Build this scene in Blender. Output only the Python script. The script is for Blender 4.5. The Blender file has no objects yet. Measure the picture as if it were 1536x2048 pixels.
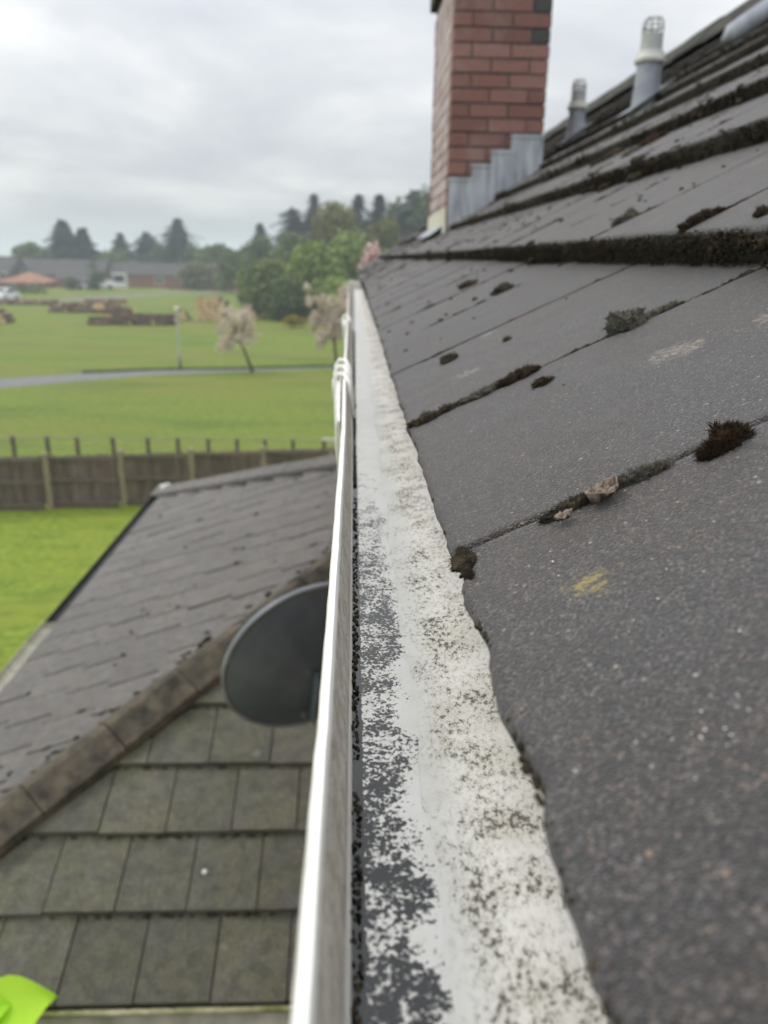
import bpy, bmesh, math, random
import numpy as np
from mathutils import Vector, Matrix, noise as mnoise

R = math.radians
scene = bpy.context.scene
COL = scene.collection
random.seed(7)
RNG = np.random.default_rng(7)
H = 5.4                                   # height of the lens above the lawn

# ------------------------------------------------------------------ camera
cam_d = bpy.data.cameras.new("camera")
cam = bpy.data.objects.new("camera", cam_d)
COL.objects.link(cam)
def cam_axes():
    y = np.array([707 - 768., 516 - 1024., 1538.]); y /= np.linalg.norm(y)
    d = np.array([-math.sin(.002), math.cos(.002), 0.]); d = d - d.dot(y) * y; d /= np.linalg.norm(d)
    x = np.cross(d, y)
    return np.array([x, y, -d])
RC = cam_axes()
right, up, back = RC @ np.array([1, 0, 0.]), RC @ np.array([0, -1., 0]), RC @ np.array([0, 0, -1.])
M = Matrix.Identity(4)
for i in range(3):
    M[i][0], M[i][1], M[i][2] = right[i], up[i], back[i]
M.translation = (0, 0, H)
cam.matrix_world = M
cam_d.sensor_fit = 'VERTICAL'
cam_d.sensor_height = 24.0
cam_d.lens = 24.0 * 1538 / 2048
cam_d.clip_start = 0.01
cam_d.clip_end = 5000
cam_d.dof.use_dof = True
cam_d.dof.focus_distance = 0.40
cam_d.dof.aperture_fstop = 6.2
scene.camera = cam

# ------------------------------------------------------------------ world: overcast sky
SUN_EL, SUN_ROT = R(46), R(-62)      # soft light from the garden side
world = bpy.data.worlds.new("World")
scene.world = world
world.use_nodes = True
nt = world.node_tree
nt.nodes.clear()
def N(tree, t, **kw):
    n = tree.nodes.new(t)
    for k, v in kw.items():
        setattr(n, k, v)
    return n
def ramp(tree, stops, interp='LINEAR'):
    r = tree.nodes.new('ShaderNodeValToRGB')
    r.color_ramp.interpolation = interp
    el = r.color_ramp.elements
    while len(el) < len(stops):
        el.new(0.5)
    for e, (p, c) in zip(el, stops):
        e.position = p
        e.color = (c[0], c[1], c[2], 1) if isinstance(c, (tuple, list)) else (c, c, c, 1)
    return r
def math_n(tree, op, a, b=None, clamp=False):
    m = tree.nodes.new('ShaderNodeMath'); m.operation = op; m.use_clamp = clamp
    for i, v in enumerate((a, b)):
        if v is None: continue
        if isinstance(v, (int, float)): m.inputs[i].default_value = v
        else: tree.links.new(v, m.inputs[i])
    return m.outputs[0]
def maprange(tree, v, a, b, c=0.0, d=1.0, smooth=True):
    m = tree.nodes.new('ShaderNodeMapRange')
    m.interpolation_type = 'SMOOTHSTEP' if smooth else 'LINEAR'
    tree.links.new(v, m.inputs[0])
    for i, x in enumerate((a, b, c, d)):
        m.inputs[i + 1].default_value = x
    return m.outputs[0]
def mixc(tree, fac, a, b, mode='MIX'):
    m = tree.nodes.new('ShaderNodeMix'); m.data_type = 'RGBA'; m.blend_type = mode
    for s, v in ((0, fac), (6, a), (7, b)):
        if isinstance(v, (int, float)): m.inputs[s].default_value = v
        elif isinstance(v, (tuple, list)): m.inputs[s].default_value = (v[0], v[1], v[2], 1)
        else: tree.links.new(v, m.inputs[s])
    return m.outputs[2]
sky = N(nt, 'ShaderNodeTexSky', sky_type='NISHITA', sun_disc=False, sun_elevation=SUN_EL, sun_rotation=SUN_ROT)
sky_s = mixc(nt, 1.0, sky.outputs[0], (0.1, 0.1, 0.1), 'MULTIPLY')
tc = N(nt, 'ShaderNodeTexCoord')
sep = N(nt, 'ShaderNodeSeparateXYZ'); nt.links.new(tc.outputs['Generated'], sep.inputs[0])
zc = math_n(nt, 'MAXIMUM', sep.outputs[2], 0.0)
den = math_n(nt, 'ADD', zc, 0.22)
comb = N(nt, 'ShaderNodeCombineXYZ')
nt.links.new(math_n(nt, 'DIVIDE', sep.outputs[0], den), comb.inputs[0])
nt.links.new(math_n(nt, 'DIVIDE', sep.outputs[1], den), comb.inputs[1])
cn = N(nt, 'ShaderNodeTexNoise'); cn.inputs['Scale'].default_value = 1.15; cn.inputs['Detail'].default_value = 7; cn.inputs['Roughness'].default_value = 0.5
cn.inputs['Distortion'].default_value = 0.25
nt.links.new(comb.outputs[0], cn.inputs['Vector'])
cl = ramp(nt, [(0.36, (0.74, 0.765, 0.825)), (0.50, (0.90, 0.92, 0.95)), (0.66, (1.24, 1.24, 1.225))])
nt.links.new(cn.outputs['Fac'], cl.inputs[0])
# overcast luminance: about three times brighter at the zenith than at the horizon
lum = math_n(nt, 'MULTIPLY_ADD', zc, 1.35); lum.node.inputs[2].default_value = 0.53
cmul = N(nt, 'ShaderNodeVectorMath', operation='SCALE')
nt.links.new(cl.outputs[0], cmul.inputs[0]); nt.links.new(lum, cmul.inputs['Scale'])
mx = mixc(nt, 0.92, sky_s, cmul.outputs[0])
bg = N(nt, 'ShaderNodeBackground'); bg.inputs[1].default_value = 1.0
nt.links.new(mx, bg.inputs[0])
wo = N(nt, 'ShaderNodeOutputWorld'); nt.links.new(bg.outputs[0], wo.inputs[0])

sun_d = bpy.data.lights.new("sun", 'SUN'); sun_d.energy = 1.1; sun_d.angle = R(14); sun_d.color = (1.0, 0.96, 0.9)
sun = bpy.data.objects.new("sun", sun_d); COL.objects.link(sun)
sun.rotation_euler = Vector((math.sin(SUN_ROT) * math.cos(SUN_EL), math.cos(SUN_ROT) * math.cos(SUN_EL), math.sin(SUN_EL))).to_track_quat('Z', 'Y').to_euler()
sun.location = (0, 0, 40)

vs = scene.view_settings
scene.display_settings.display_device = 'sRGB'
vs.view_transform = 'Standard'; vs.look = 'None'; vs.exposure = 0.20; vs.gamma = 1.0; vs.use_curve_mapping = False
scene.cycles.volume_bounces = 1
scene.cycles.max_bounces = 8

# ------------------------------------------------------------------ object helpers
def tag(o, label=None, cat=None, group=None, kind=None):
    if label: o['label'] = label
    if cat: o['category'] = cat
    if group: o['group'] = group
    if kind: o['kind'] = kind
    return o
def empty(name, loc, label=None, cat=None, group=None):
    o = bpy.data.objects.new(name, None); COL.objects.link(o); o.location = loc; o.empty_display_size = 0.1
    return tag(o, label, cat, group)
def link(name, me, mat, parent=None):
    o = bpy.data.objects.new(name, me); COL.objects.link(o)
    if mat is not None and not me.materials: me.materials.append(mat)
    if parent is not None:
        o.parent = parent
        o.matrix_parent_inverse = Matrix.Translation(root_of(parent).location).inverted() if not parent.parent else Matrix.Identity(4)
    return o
def root_of(o):
    while o.parent: o = o.parent
    return o

class MB:
    """collects shapes for one mesh"""
    def __init__(s): s.v = []; s.f = []; s.c = []; s.tint = None
    def add(s, vs_, fs_, tint=None):
        b = len(s.v); s.v.extend([tuple(map(float, p)) for p in vs_])
        for f in fs_: s.f.append(tuple(int(i) + b for i in f))
        if tint is not None or s.c:
            t = 0.5 if tint is None else tint
            while len(s.c) < b: s.c.append(0.5)
            s.c.extend([t] * len(vs_))
        return s
    def box(s, lo, hi, tint=None):
        x0, y0, z0 = lo; x1, y1, z1 = hi
        return s.add([(x0, y0, z0), (x1, y0, z0), (x1, y1, z0), (x0, y1, z0), (x0, y0, z1), (x1, y0, z1), (x1, y1, z1), (x0, y1, z1)],
                     [(0, 3, 2, 1), (4, 5, 6, 7), (0, 1, 5, 4), (1, 2, 6, 5), (2, 3, 7, 6), (3, 0, 4, 7)], tint)
    def tube(s, pts, rad, n=10, caps=True, tint=None):
        pts = [np.array(p, float) for p in pts]; m = len(pts)
        if not hasattr(rad, '__len__'): rad = [rad] * m
        V = []; F = []
        t0 = pts[1] - pts[0]; t0 /= np.linalg.norm(t0)
        a = np.cross(t0, [0, 0, 1.]);
        if np.linalg.norm(a) < 1e-3: a = np.cross(t0, [0, 1., 0])
        a /= np.linalg.norm(a)
        for i, p in enumerate(pts):
            t = pts[min(i + 1, m - 1)] - pts[max(i - 1, 0)]; t /= np.linalg.norm(t)
            a = a - a.dot(t) * t; a /= np.linalg.norm(a); b = np.cross(t, a)
            for k in range(n):
                q = 2 * math.pi * k / n
                V.append(p + rad[i] * (math.cos(q) * a + math.sin(q) * b))
        for i in range(m - 1):
            for k in range(n):
                F.append((i * n + k, i * n + (k + 1) % n, (i + 1) * n + (k + 1) % n, (i + 1) * n + k))
        if caps:
            F.append(tuple(range(n - 1, -1, -1))); F.append(tuple((m - 1) * n + k for k in range(n)))
        return s.add(V, F, tint)
    def lathe(s, prof, n=24, c=(0, 0, 0)):
        V = []; F = []; m = len(prof)
        for r, z in prof:
            for k in range(n):
                q = 2 * math.pi * k / n
                V.append((c[0] + r * math.cos(q), c[1] + r * math.sin(q), c[2] + z))
        for i in range(m - 1):
            for k in range(n):
                F.append((i * n + k, i * n + (k + 1) % n, (i + 1) * n + (k + 1) % n, (i + 1) * n + k))
        return s.add(V, F)
    def extrude_y(s, prof, ys, off=None, closed=False):
        """profile (x,z) swept along y; off(y) -> (dx,dz)"""
        V = []; F = []; m = len(prof)
        for y in ys:
            dx, dz = off(y) if off else (0, 0)
            for x, z in prof: V.append((x + dx, y, z + dz))
        e = m if closed else m - 1
        for i in range(len(ys) - 1):
            for k in range(e):
                k2 = (k + 1) % m
                F.append((i * m + k, (i + 1) * m + k, (i + 1) * m + k2, i * m + k2))
        return s.add(V, F)
    def mesh(s, name, smooth=False):
        me = bpy.data.meshes.new(name)
        me.from_pydata(s.v, [], s.f); me.update()
        if s.c:
            while len(s.c) < len(s.v): s.c.append(0.5)
            at = me.attributes.new('tint', 'FLOAT', 'POINT'); at.data.foreach_set('value', np.array(s.c, 'f'))
        if smooth:
            me.polygons.foreach_set('use_smooth', [True] * len(me.polygons))
        return me
    def build(s, name, mat, parent=None, smooth=False):
        return link(name, s.mesh(name, smooth), mat, parent)
def sharp(o, ang=40):
    o.data.set_sharp_from_angle(angle=R(ang))
    return o
def nz(x, y, z=0.0): return mnoise.noise(Vector((x, y, z)))
def fbm(x, y, z=0.0, o=4): return mnoise.fractal(Vector((x, y, z)), 0.9, 2.1, o)

# ------------------------------------------------------------------ material helpers
def newmat(name):
    m = bpy.data.materials.new(name); m.use_nodes = True
    t = m.node_tree; t.nodes.clear()
    out = N(t, 'ShaderNodeOutputMaterial'); b = N(t, 'ShaderNodeBsdfPrincipled')
    t.links.new(b.outputs[0], out.inputs[0])
    return m, t, b
def coords(t, scale=(1, 1, 1), kind='Object'):
    tcn = N(t, 'ShaderNodeTexCoord'); mp = N(t, 'ShaderNodeMapping'); mp.inputs['Scale'].default_value = scale
    t.links.new(tcn.outputs[kind], mp.inputs[0])
    return mp.outputs[0]
def nnoise(t, vec, scale, detail=4, rough=0.55, dist=0.0):
    n = N(t, 'ShaderNodeTexNoise'); n.inputs['Scale'].default_value = scale; n.inputs['Detail'].default_value = detail
    n.inputs['Roughness'].default_value = rough; n.inputs['Distortion'].default_value = dist
    t.links.new(vec, n.inputs['Vector'])
    return n.outputs['Fac']
def bump(t, b, h, strength, dist):
    n = N(t, 'ShaderNodeBump'); n.inputs['Strength'].default_value = strength; n.inputs['Distance'].default_value = dist
    t.links.new(h, n.inputs['Height']); t.links.new(n.outputs[0], b.inputs['Normal'])
def rmp(t, v, stops):
    r = ramp(t, stops); t.links.new(v, r.inputs[0]); return r.outputs[0]
def tintnode(t):
    a = N(t, 'ShaderNodeAttribute'); a.attribute_name = 'tint'; return a.outputs['Fac']
def mat_noise(name, c1, c2, scale=8, rough=0.8, bstr=0.3, bdist=0.01, detail=6, sc=(1, 1, 1), spec=0.4, tint=0.0, metal=0.0, lo=0.35, hi=0.65):
    m, t, b = newmat(name)
    v = coords(t, sc); n = nnoise(t, v, scale, detail, 0.6)
    c = rmp(t, n, [(lo, c1), (hi, c2)])
    if tint:
        f = maprange(t, tintnode(t), 0, 1, 1 - tint, 1 + tint, False)
        vm = N(t, 'ShaderNodeVectorMath', operation='SCALE'); t.links.new(c, vm.inputs[0]); t.links.new(f, vm.inputs['Scale']); c = vm.outputs[0]
    t.links.new(c, b.inputs['Base Color'])
    b.inputs['Roughness'].default_value = rough; b.inputs['Specular IOR Level'].default_value = spec; b.inputs['Metallic'].default_value = metal
    if bstr: bump(t, b, n, bstr, bdist)
    return m

def m_tile(name, dark, light, warm, lichen=True, grain=560, mottle=None, patches=()):
    """sanded concrete roof tile: fine grit, soft weathering, lichen rings"""
    m, t, b = newmat(name)
    v = coords(t)
    gv = N(t, 'ShaderNodeTexVoronoi'); gv.inputs['Scale'].default_value = grain * 1.9; t.links.new(v, gv.inputs['Vector'])
    gsep = N(t, 'ShaderNodeSeparateColor'); t.links.new(gv.outputs['Color'], gsep.inputs[0])
    g = gsep.outputs[0]
    g2 = nnoise(t, v, mottle or grain * 0.35, 5, 0.6)
    big = nnoise(t, v, 7, 6, 0.6)
    mid_ = tuple(a * .55 + b_ * .45 for a, b_ in zip(dark, light))
    c = rmp(t, g, [(0.0, dark), (0.60, mid_), (0.86, light), (0.97, tuple(min(.5, 2.3 * x) for x in light))])
    c = mixc(t, maprange(t, g2, 0.35, 0.7, 0, 0.85 if mottle else 0.45), c, mixc(t, 1.0, c, (0.46, 0.47, 0.42) if mottle else (0.55, 0.54, 0.55), 'MULTIPLY'))
    c = mixc(t, math_n(t, 'MULTIPLY', maprange(t, gsep.outputs[1], 0.70, 0.74), 0.5), c, mixc(t, 1.0, c, (1.45, 1.02, 0.80), 'MULTIPLY'))
    c = mixc(t, maprange(t, big, 0.38, 0.64), c, mixc(t, 1.0, c, warm, 'MULTIPLY'))
    tf = maprange(t, tintnode(t), 0, 1, 0.86, 1.16, False)
    vm = N(t, 'ShaderNodeVectorMath', operation='SCALE'); t.links.new(c, vm.inputs[0]); t.links.new(tf, vm.inputs['Scale']); c = vm.outputs[0]
    # pale quartz specks
    vo = N(t, 'ShaderNodeTexVoronoi'); vo.inputs['Scale'].default_value = 170; t.links.new(v, vo.inputs['Vector'])
    sp = math_n(t, 'MULTIPLY', maprange(t, vo.outputs['Distance'], 0.10, 0.17, 1, 0), maprange(t, nnoise(t, vo.outputs['Position'], 700, 0), 0.56, 0.62))
    vs3 = N(t, 'ShaderNodeSeparateColor'); t.links.new(vo.outputs['Color'], vs3.inputs[0])
    spc = rmp(t, vs3.outputs[2], [(0.0, (0.38, 0.24, 0.18)), (0.35, (0.30, 0.26, 0.16)), (0.6, (0.46, 0.42, 0.37)), (1.0, (0.24, 0.21, 0.19))])
    c = mixc(t, math_n(t, 'MULTIPLY', sp, 0.75), c, spc)
    # dark damp specks
    vo2 = N(t, 'ShaderNodeTexVoronoi'); vo2.inputs['Scale'].default_value = 60; t.links.new(v, vo2.inputs['Vector'])
    sp2 = math_n(t, 'MULTIPLY', maprange(t, vo2.outputs['Distance'], 0.10, 0.22, 1, 0), maprange(t, nnoise(t, vo2.outputs['Position'], 300, 0), 0.66, 0.70))
    c = mixc(t, math_n(t, 'MULTIPLY', sp2, 0.6), c, (0.02, 0.02, 0.018))
    if lichen:
        vo3 = N(t, 'ShaderNodeTexVoronoi'); vo3.inputs['Scale'].default_value = 9; t.links.new(v, vo3.inputs['Vector'])
        e = math_n(t, 'ADD', vo3.outputs['Distance'], math_n(t, 'MULTIPLY', math_n(t, 'SUBTRACT', nnoise(t, v, 60, 4, 0.7), 0.5), 0.5))
        l = math_n(t, 'MULTIPLY', maprange(t, e, 0.10, 0.24, 1, 0), maprange(t, nnoise(t, vo3.outputs['Position'], 60, 0), 0.60, 0.66))
        l = math_n(t, 'MULTIPLY', l, maprange(t, g2, 0.35, 0.6))
        c = mixc(t, math_n(t, 'MULTIPLY', l, 0.7), c, (0.22, 0.19, 0.14))
    for (px, py, pz, ra, ca) in patches:       # single lichen growths
        d = N(t, 'ShaderNodeVectorMath', operation='DISTANCE'); t.links.new(v, d.inputs[0]); d.inputs[1].default_value = (px, py, pz)
        dd = math_n(t, 'ADD', d.outputs['Value'], math_n(t, 'MULTIPLY', math_n(t, 'SUBTRACT', nnoise(t, v, 160, 5, 0.75), 0.5), ra * 2.6))
        l = maprange(t, dd, ra * 0.55, ra * 1.05, 1, 0)
        l = math_n(t, 'MULTIPLY', l, maprange(t, math_n(t, 'ADD', math_n(t, 'MULTIPLY', g2, .5), math_n(t, 'MULTIPLY', nnoise(t, v, 330, 3, .6), .5)), 0.44, 0.60))
        c = mixc(t, math_n(t, 'MULTIPLY', l, 0.75), c, ca)
    t.links.new(c, b.inputs['Base Color'])
    b.inputs['Roughness'].default_value = 0.62; b.inputs['Specular IOR Level'].default_value = 0.6
    b.inputs['Sheen Weight'].default_value = 0.20; b.inputs['Sheen Roughness'].default_value = 0.45
    h = math_n(t, 'ADD', math_n(t, 'MULTIPLY', gv.outputs['Distance'], -1.4), math_n(t, 'ADD', math_n(t, 'MULTIPLY', g, 0.5), math_n(t, 'MULTIPLY', g2, 1.0)))
    bump(t, b, h, 0.7, 0.0013)
    return m

MT = {}
CZ = H
MT['tile'] = m_tile('concrete_tile', (0.0085, 0.0080, 0.0080), (0.070, 0.064, 0.061), (0.98, 0.82, 0.68), patches=[
    (0.0455 + .044 * .906, 0.256, CZ - .131 + .044 * .4226, 0.011, (0.36, 0.27, 0.06)),
    (0.0455 + .180 * .906, 0.498, CZ - .131 + .180 * .4226, 0.020, (0.34, 0.28, 0.21)),
    (0.0455 + .069 * .906, 0.731, CZ - .131 + .069 * .4226, 0.016, (0.30, 0.28, 0.25)),
    (0.0455 + .235 * .906, 0.485, CZ - .131 + .235 * .4226, 0.012, (0.34, 0.28, 0.21)),
    (0.0455 + .12 * .906, 0.90, CZ - .131 + .12 * .4226, 0.012, (0.30, 0.28, 0.25))])
MT['low_tile'] = m_tile('lean_to_tile', (0.040, 0.039, 0.036), (0.132, 0.125, 0.115), (0.98, 0.90, 0.84), grain=220, mottle=18)
MT['algae_tile'] = m_tile('algae_tile', (0.036, 0.038, 0.029), (0.118, 0.118, 0.086), (1.02, 1.04, 0.78), grain=260, mottle=16)
MT['hip'] = mat_noise('hip_mortar', (0.035, 0.032, 0.026), (0.120, 0.100, 0.070), 11, 0.9, 0.6, 0.01, 8)
MT['ridge'] = mat_noise('ridge_tile', (0.020, 0.021, 0.019), (0.060, 0.058, 0.040), 9, 0.9, 0.5, 0.01, 8)
MT['under'] = mat_noise('dark_underlay', (0.008, 0.008, 0.008), (0.02, 0.019, 0.016), 30, 0.95, 0)
MT['moss'] = None
def m_moss(name, a, b_, c_, tip=None):
    m, t, b = newmat(name)
    v = coords(t); n = nnoise(t, v, 160, 5, 0.65); n2 = nnoise(t, v, 9, 3, 0.6)
    c = rmp(t, n, [(0.30, a), (0.55, b_), (0.78, c_)])
    c = mixc(t, maprange(t, n2, 0.40, 0.65), c, mixc(t, 1.0, c, (1.15, 0.95, 0.75), 'MULTIPLY'))
    if tip: c = mixc(t, maprange(t, tintnode(t), 0.6, 1.0, 0, 0.8), c, tip)
    t.links.new(c, b.inputs['Base Color']); b.inputs['Roughness'].default_value = 0.95; b.inputs['Specular IOR Level'].default_value = 0.15
    bump(t, b, n, 0.8, 0.004)
    return m
MT['moss'] = m_moss('dark_moss', (0.014, 0.013, 0.010), (0.046, 0.040, 0.029), (0.110, 0.092, 0.060), (0.135, 0.118, 0.070))
MT['moss_brown'] = m_moss('brown_moss', (0.012, 0.009, 0.006), (0.038, 0.027, 0.017), (0.085, 0.058, 0.032), (0.23, 0.125, 0.06))
MT['moss_grey'] = m_moss('grey_moss', (0.030, 0.031, 0.024), (0.085, 0.084, 0.065), (0.20, 0.20, 0.155), (0.30, 0.30, 0.245))

# gutter plastic, weathered
def m_gutter():
    m, t, b = newmat('gutter_plastic')
    v = coords(t); s = N(t, 'ShaderNodeSeparateXYZ'); t.links.new(v, s.inputs[0])
    vs_ = coords(t, (1.0, 0.6, 1.0))
    n = nnoise(t, vs_, 460, 10, 0.72); n2 = nnoise(t, v, 22, 6, 0.65); n3 = nnoise(t, v, 1200, 4, 0.75)
    base = rmp(t, n2, [(0.30, (0.68, 0.65, 0.575)), (0.52, (0.83, 0.82, 0.77))])
    # grime: dark specks in clusters, denser on the floor towards the tiles
    cl_ = maprange(t, nnoise(t, v, 34, 6, 0.65), 0.38, 0.66)
    toward = maprange(t, s.outputs[0], 0.024, 0.042, -0.09, 0.0)
    d = math_n(t, 'ADD', math_n(t, 'ADD', math_n(t, 'MULTIPLY', n, 0.72), math_n(t, 'MULTIPLY', n3, 0.28)), math_n(t, 'ADD', math_n(t, 'MULTIPLY', cl_, 0.10), toward))
    sp = maprange(t, d, 0.592, 0.622)
    soft = maprange(t, d, 0.47, 0.62, 0, 0.55)
    floor = maprange(t, s.outputs[2], H - .185, H - .178, 1, 0)
    c = mixc(t, math_n(t, 'MULTIPLY', soft, floor), base, (0.38, 0.34, 0.26))
    c = mixc(t, math_n(t, 'MULTIPLY', sp, math_n(t, 'MULTIPLY', floor, 0.93)), c, (0.085, 0.076, 0.060))
    # walls: thin algae film with fine dark pitting
    wall = math_n(t, 'MULTIPLY', math_n(t, 'SUBTRACT', 1.0, floor), maprange(t, s.outputs[2], H - .1436, H - .1415, 1, 0))
    wc = mixc(t, maprange(t, nnoise(t, v, 90, 6, 0.7), 0.35, 0.65), (0.30, 0.27, 0.22), (0.54, 0.51, 0.45))
    wc = mixc(t, maprange(t, nnoise(t, coords(t, (1, .5, 1)), 620, 5, 0.78), 0.54, 0.66), wc, (0.06, 0.052, 0.042))
    c = mixc(t, wall, c, wc)
    lip = maprange(t, s.outputs[2], H - .1436, H - .1410)
    lc = mixc(t, maprange(t, n2, 0.50, 0.75), (0.70, 0.69, 0.65), (0.54, 0.52, 0.47))
    lc = mixc(t, maprange(t, s.outputs[2], H - .1402, H - .1396), lc, (0.82, 0.81, 0.77))  # bead painted lighter than the outer facet, imitating shading between them
    c = mixc(t, lip, c, lc)
    t.links.new(c, b.inputs['Base Color'])
    t.links.new(maprange(t, lip, 0, 1, 0.7, 0.45, False), b.inputs['Roughness']); b.inputs['Specular IOR Level'].default_value = 0.45
    bump(t, b, n, 0.25, 0.0015)
    return m
MT['gutter'] = m_gutter()
def m_scum():
    m, t, b = newmat('scummed_water')
    v = coords(t); s = N(t, 'ShaderNodeSeparateXYZ'); t.links.new(v, s.inputs[0])
    n1 = nnoise(t, v, 520, 12, 0.70, 0.0); n2 = nnoise(t, v, 105, 6, 0.62)
    wob = math_n(t, 'MULTIPLY', math_n(t, 'SUBTRACT', nnoise(t, v, 24, 6, 0.6), 0.5), 0.042)
    x = math_n(t, 'ADD', s.outputs[0], wob); y = s.outputs[1]
    d = math_n(t, 'ADD', math_n(t, 'MULTIPLY', n1, 0.64), math_n(t, 'MULTIPLY', n2, 0.36))
    thr = maprange(t, x, 0.018, 0.033, 0.512, 0.375)
    thr = math_n(t, 'ADD', thr, maprange(t, y, 0.16, 0.30, 0.018, 0.0))
    thr = math_n(t, 'ADD', thr, maprange(t, y, 0.42, 0.85, 0.0, -0.14))  # whiter farther along: grazing sky reflection painted in as extra scum
    thr = math_n(t, 'ADD', thr, maprange(t, s.outputs[0], 0.0025, 0.0046, 0.30, 0.0))
    f = maprange(t, math_n(t, 'SUBTRACT', d, thr), -0.010, 0.010)
    white = rmp(t, nnoise(t, v, 60, 6, 0.65), [(0.3, (0.76, 0.745, 0.69)), (0.6, (0.85, 0.84, 0.795))])
    c = mixc(t, f, (0.008, 0.009, 0.010), white)
    t.links.new(c, b.inputs['Base Color'])
    t.links.new(maprange(t, f, 0, 1, 0.06, 0.55, False), b.inputs['Roughness'])
    bump(t, b, f, 0.35, 0.0006)
    return m
MT['scum'] = m_scum()
MT['white_plastic'] = mat_noise('white_plastic', (0.62, 0.60, 0.54), (0.80, 0.79, 0.75), 40, 0.38, 0.05, 0.001)
MT['white_paint'] = mat_noise('white_paint', (0.66, 0.65, 0.62), (0.80, 0.80, 0.78), 3, 0.5, 0.05)
def m_brick():
    m, t, b = newmat('red_brick')
    v = coords(t); ti = tintnode(t)
    n = nnoise(t, v, 40, 6, 0.65); n2 = nnoise(t, v, 5, 4, 0.6)
    c = rmp(t, ti, [(0.0, (0.055, 0.050, 0.052)), (0.10, (0.06, 0.055, 0.056)), (0.12, (0.17, 0.080, 0.066)), (0.50, (0.25, 0.112, 0.092)), (0.84, (0.31, 0.158, 0.135)), (0.90, (0.42, 0.31, 0.30)), (1.0, (0.54, 0.45, 0.45))])  # palest stops hold the light painted on the chimney's garden side
    c = mixc(t, maprange(t, n, 0.35, 0.75, 0, 0.55), c, mixc(t, 1.0, c, (0.62, 0.60, 0.62), 'MULTIPLY'))
    c = mixc(t, maprange(t, n2, 0.5, 0.75, 0, 0.25), c, (0.42, 0.34, 0.32))
    t.links.new(c, b.inputs['Base Color']); b.inputs['Roughness'].default_value = 0.6; b.inputs['Specular IOR Level'].default_value = 0.45
    bump(t, b, n, 0.5, 0.004)
    return m
MT['brick'] = m_brick()
MT['mortar'] = mat_noise('mortar', (0.075, 0.072, 0.070), (0.15, 0.145, 0.14), 60, 0.95, 0.4, 0.003)
MT['lead'] = mat_noise('lead_sheet', (0.20, 0.22, 0.255), (0.42, 0.45, 0.50), 9, 0.5, 0.15, 0.004, 6, (1, 1, 0.35), 0.5)
MT['render'] = mat_noise('pale_render', (0.48, 0.46, 0.36), (0.66, 0.64, 0.54), 9, 0.8, 0.2, 0.004, 6, (1, 1, .3))
MT['cream'] = mat_noise('cream_plastic', (0.44, 0.44, 0.41), (0.62, 0.61, 0.56), 12, 0.5, 0.05, 0.002)
MT['ltgrey'] = mat_noise('grey_plastic', (0.38, 0.39, 0.39), (0.50, 0.51, 0.50), 12, 0.5, 0.05, 0.002)
MT['charcoal'] = mat_noise('charcoal_coating', (0.070, 0.088, 0.120), (0.128, 0.146, 0.178), 4, 0.45, 0.05, 0.002, 6)
MT['rim'] = mat_noise('rim_metal', (0.16, 0.175, 0.20), (0.24, 0.26, 0.29), 12, 0.35, 0.0)
MT['galv'] = mat_noise('galvanised_steel', (0.10, 0.12, 0.13), (0.22, 0.24, 0.26), 20, 0.45, 0.0, metal=0.3)
MT['black_plastic'] = mat_noise('black_plastic', (0.012, 0.013, 0.013), (0.030, 0.031, 0.029), 12, 0.5, 0.0)
MT['fence_wood'] = mat_noise('fence_boards', (0.105, 0.080, 0.062), (0.185, 0.148, 0.118), 6, 0.85, 0.4, 0.01, 8, (6, 6, 0.6), tint=0.25)
MT['post'] = mat_noise('post_wood', (0.19, 0.165, 0.10), (0.33, 0.295, 0.20), 5, 0.85, 0.3, 0.01, 6, (4, 4, 0.6))
MT['darkpost'] = mat_noise('weathered_post', (0.10, 0.085, 0.06), (0.17, 0.145, 0.10), 5, 0.85, 0.3, 0.01)
MT['wire'] = mat_noise('wire_steel', (0.18, 0.18, 0.18), (0.28, 0.28, 0.28), 5, 0.5, 0)
MT['bark'] = mat_noise('bark', (0.050, 0.040, 0.030), (0.12, 0.095, 0.07), 6, 0.95, 0.6, 0.03, 6, (3, 3, .6))
MT['log'] = mat_noise('log_bark', (0.060, 0.042, 0.030), (0.23, 0.155, 0.110), 2, 0.95, 0.6, 0.03, 6, (1, 1, 1), tint=0.45)
MT['logend'] = mat_noise('cut_wood', (0.52, 0.36, 0.18), (0.72, 0.54, 0.30), 4, 0.8, 0.1, 0.01)
MT['asphalt'] = mat_noise('path_asphalt', (0.13, 0.13, 0.132), (0.19, 0.19, 0.187), 3, 0.9, 0.1, 0.005)
MT['hbrick'] = mat_noise('house_brick', (0.20, 0.085, 0.065), (0.30, 0.14, 0.11), 2, 0.9, 0.1)
MT['hroof'] = mat_noise('house_roof', (0.045, 0.042, 0.042), (0.09, 0.082, 0.080), 1.5, 0.85, 0.2)
MT['oroof'] = mat_noise('orange_roof', (0.24, 0.11, 0.065), (0.34, 0.17, 0.11), 1.5, 0.85, 0.2)
MT['glass'] = mat_noise('window_glass', (0.03, 0.035, 0.04), (0.05, 0.055, 0.06), 1, 0.08, 0)
MT['carpaint'] = mat_noise('white_car_paint', (0.72, 0.73, 0.74), (0.80, 0.80, 0.80), 1, 0.25, 0)
MT['greycar'] = mat_noise('silver_car_paint', (0.40, 0.43, 0.47), (0.48, 0.50, 0.54), 1, 0.3, 0)
MT['tyre'] = mat_noise('tyre_rubber', (0.012, 0.012, 0.012), (0.02, 0.02, 0.02), 10, 0.8, 0)
MT['deadleaf'] = mat_noise('dead_leaf', (0.05, 0.036, 0.028), (0.26, 0.205, 0.16), 420, 0.8, 0.4, 0.001)
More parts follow.
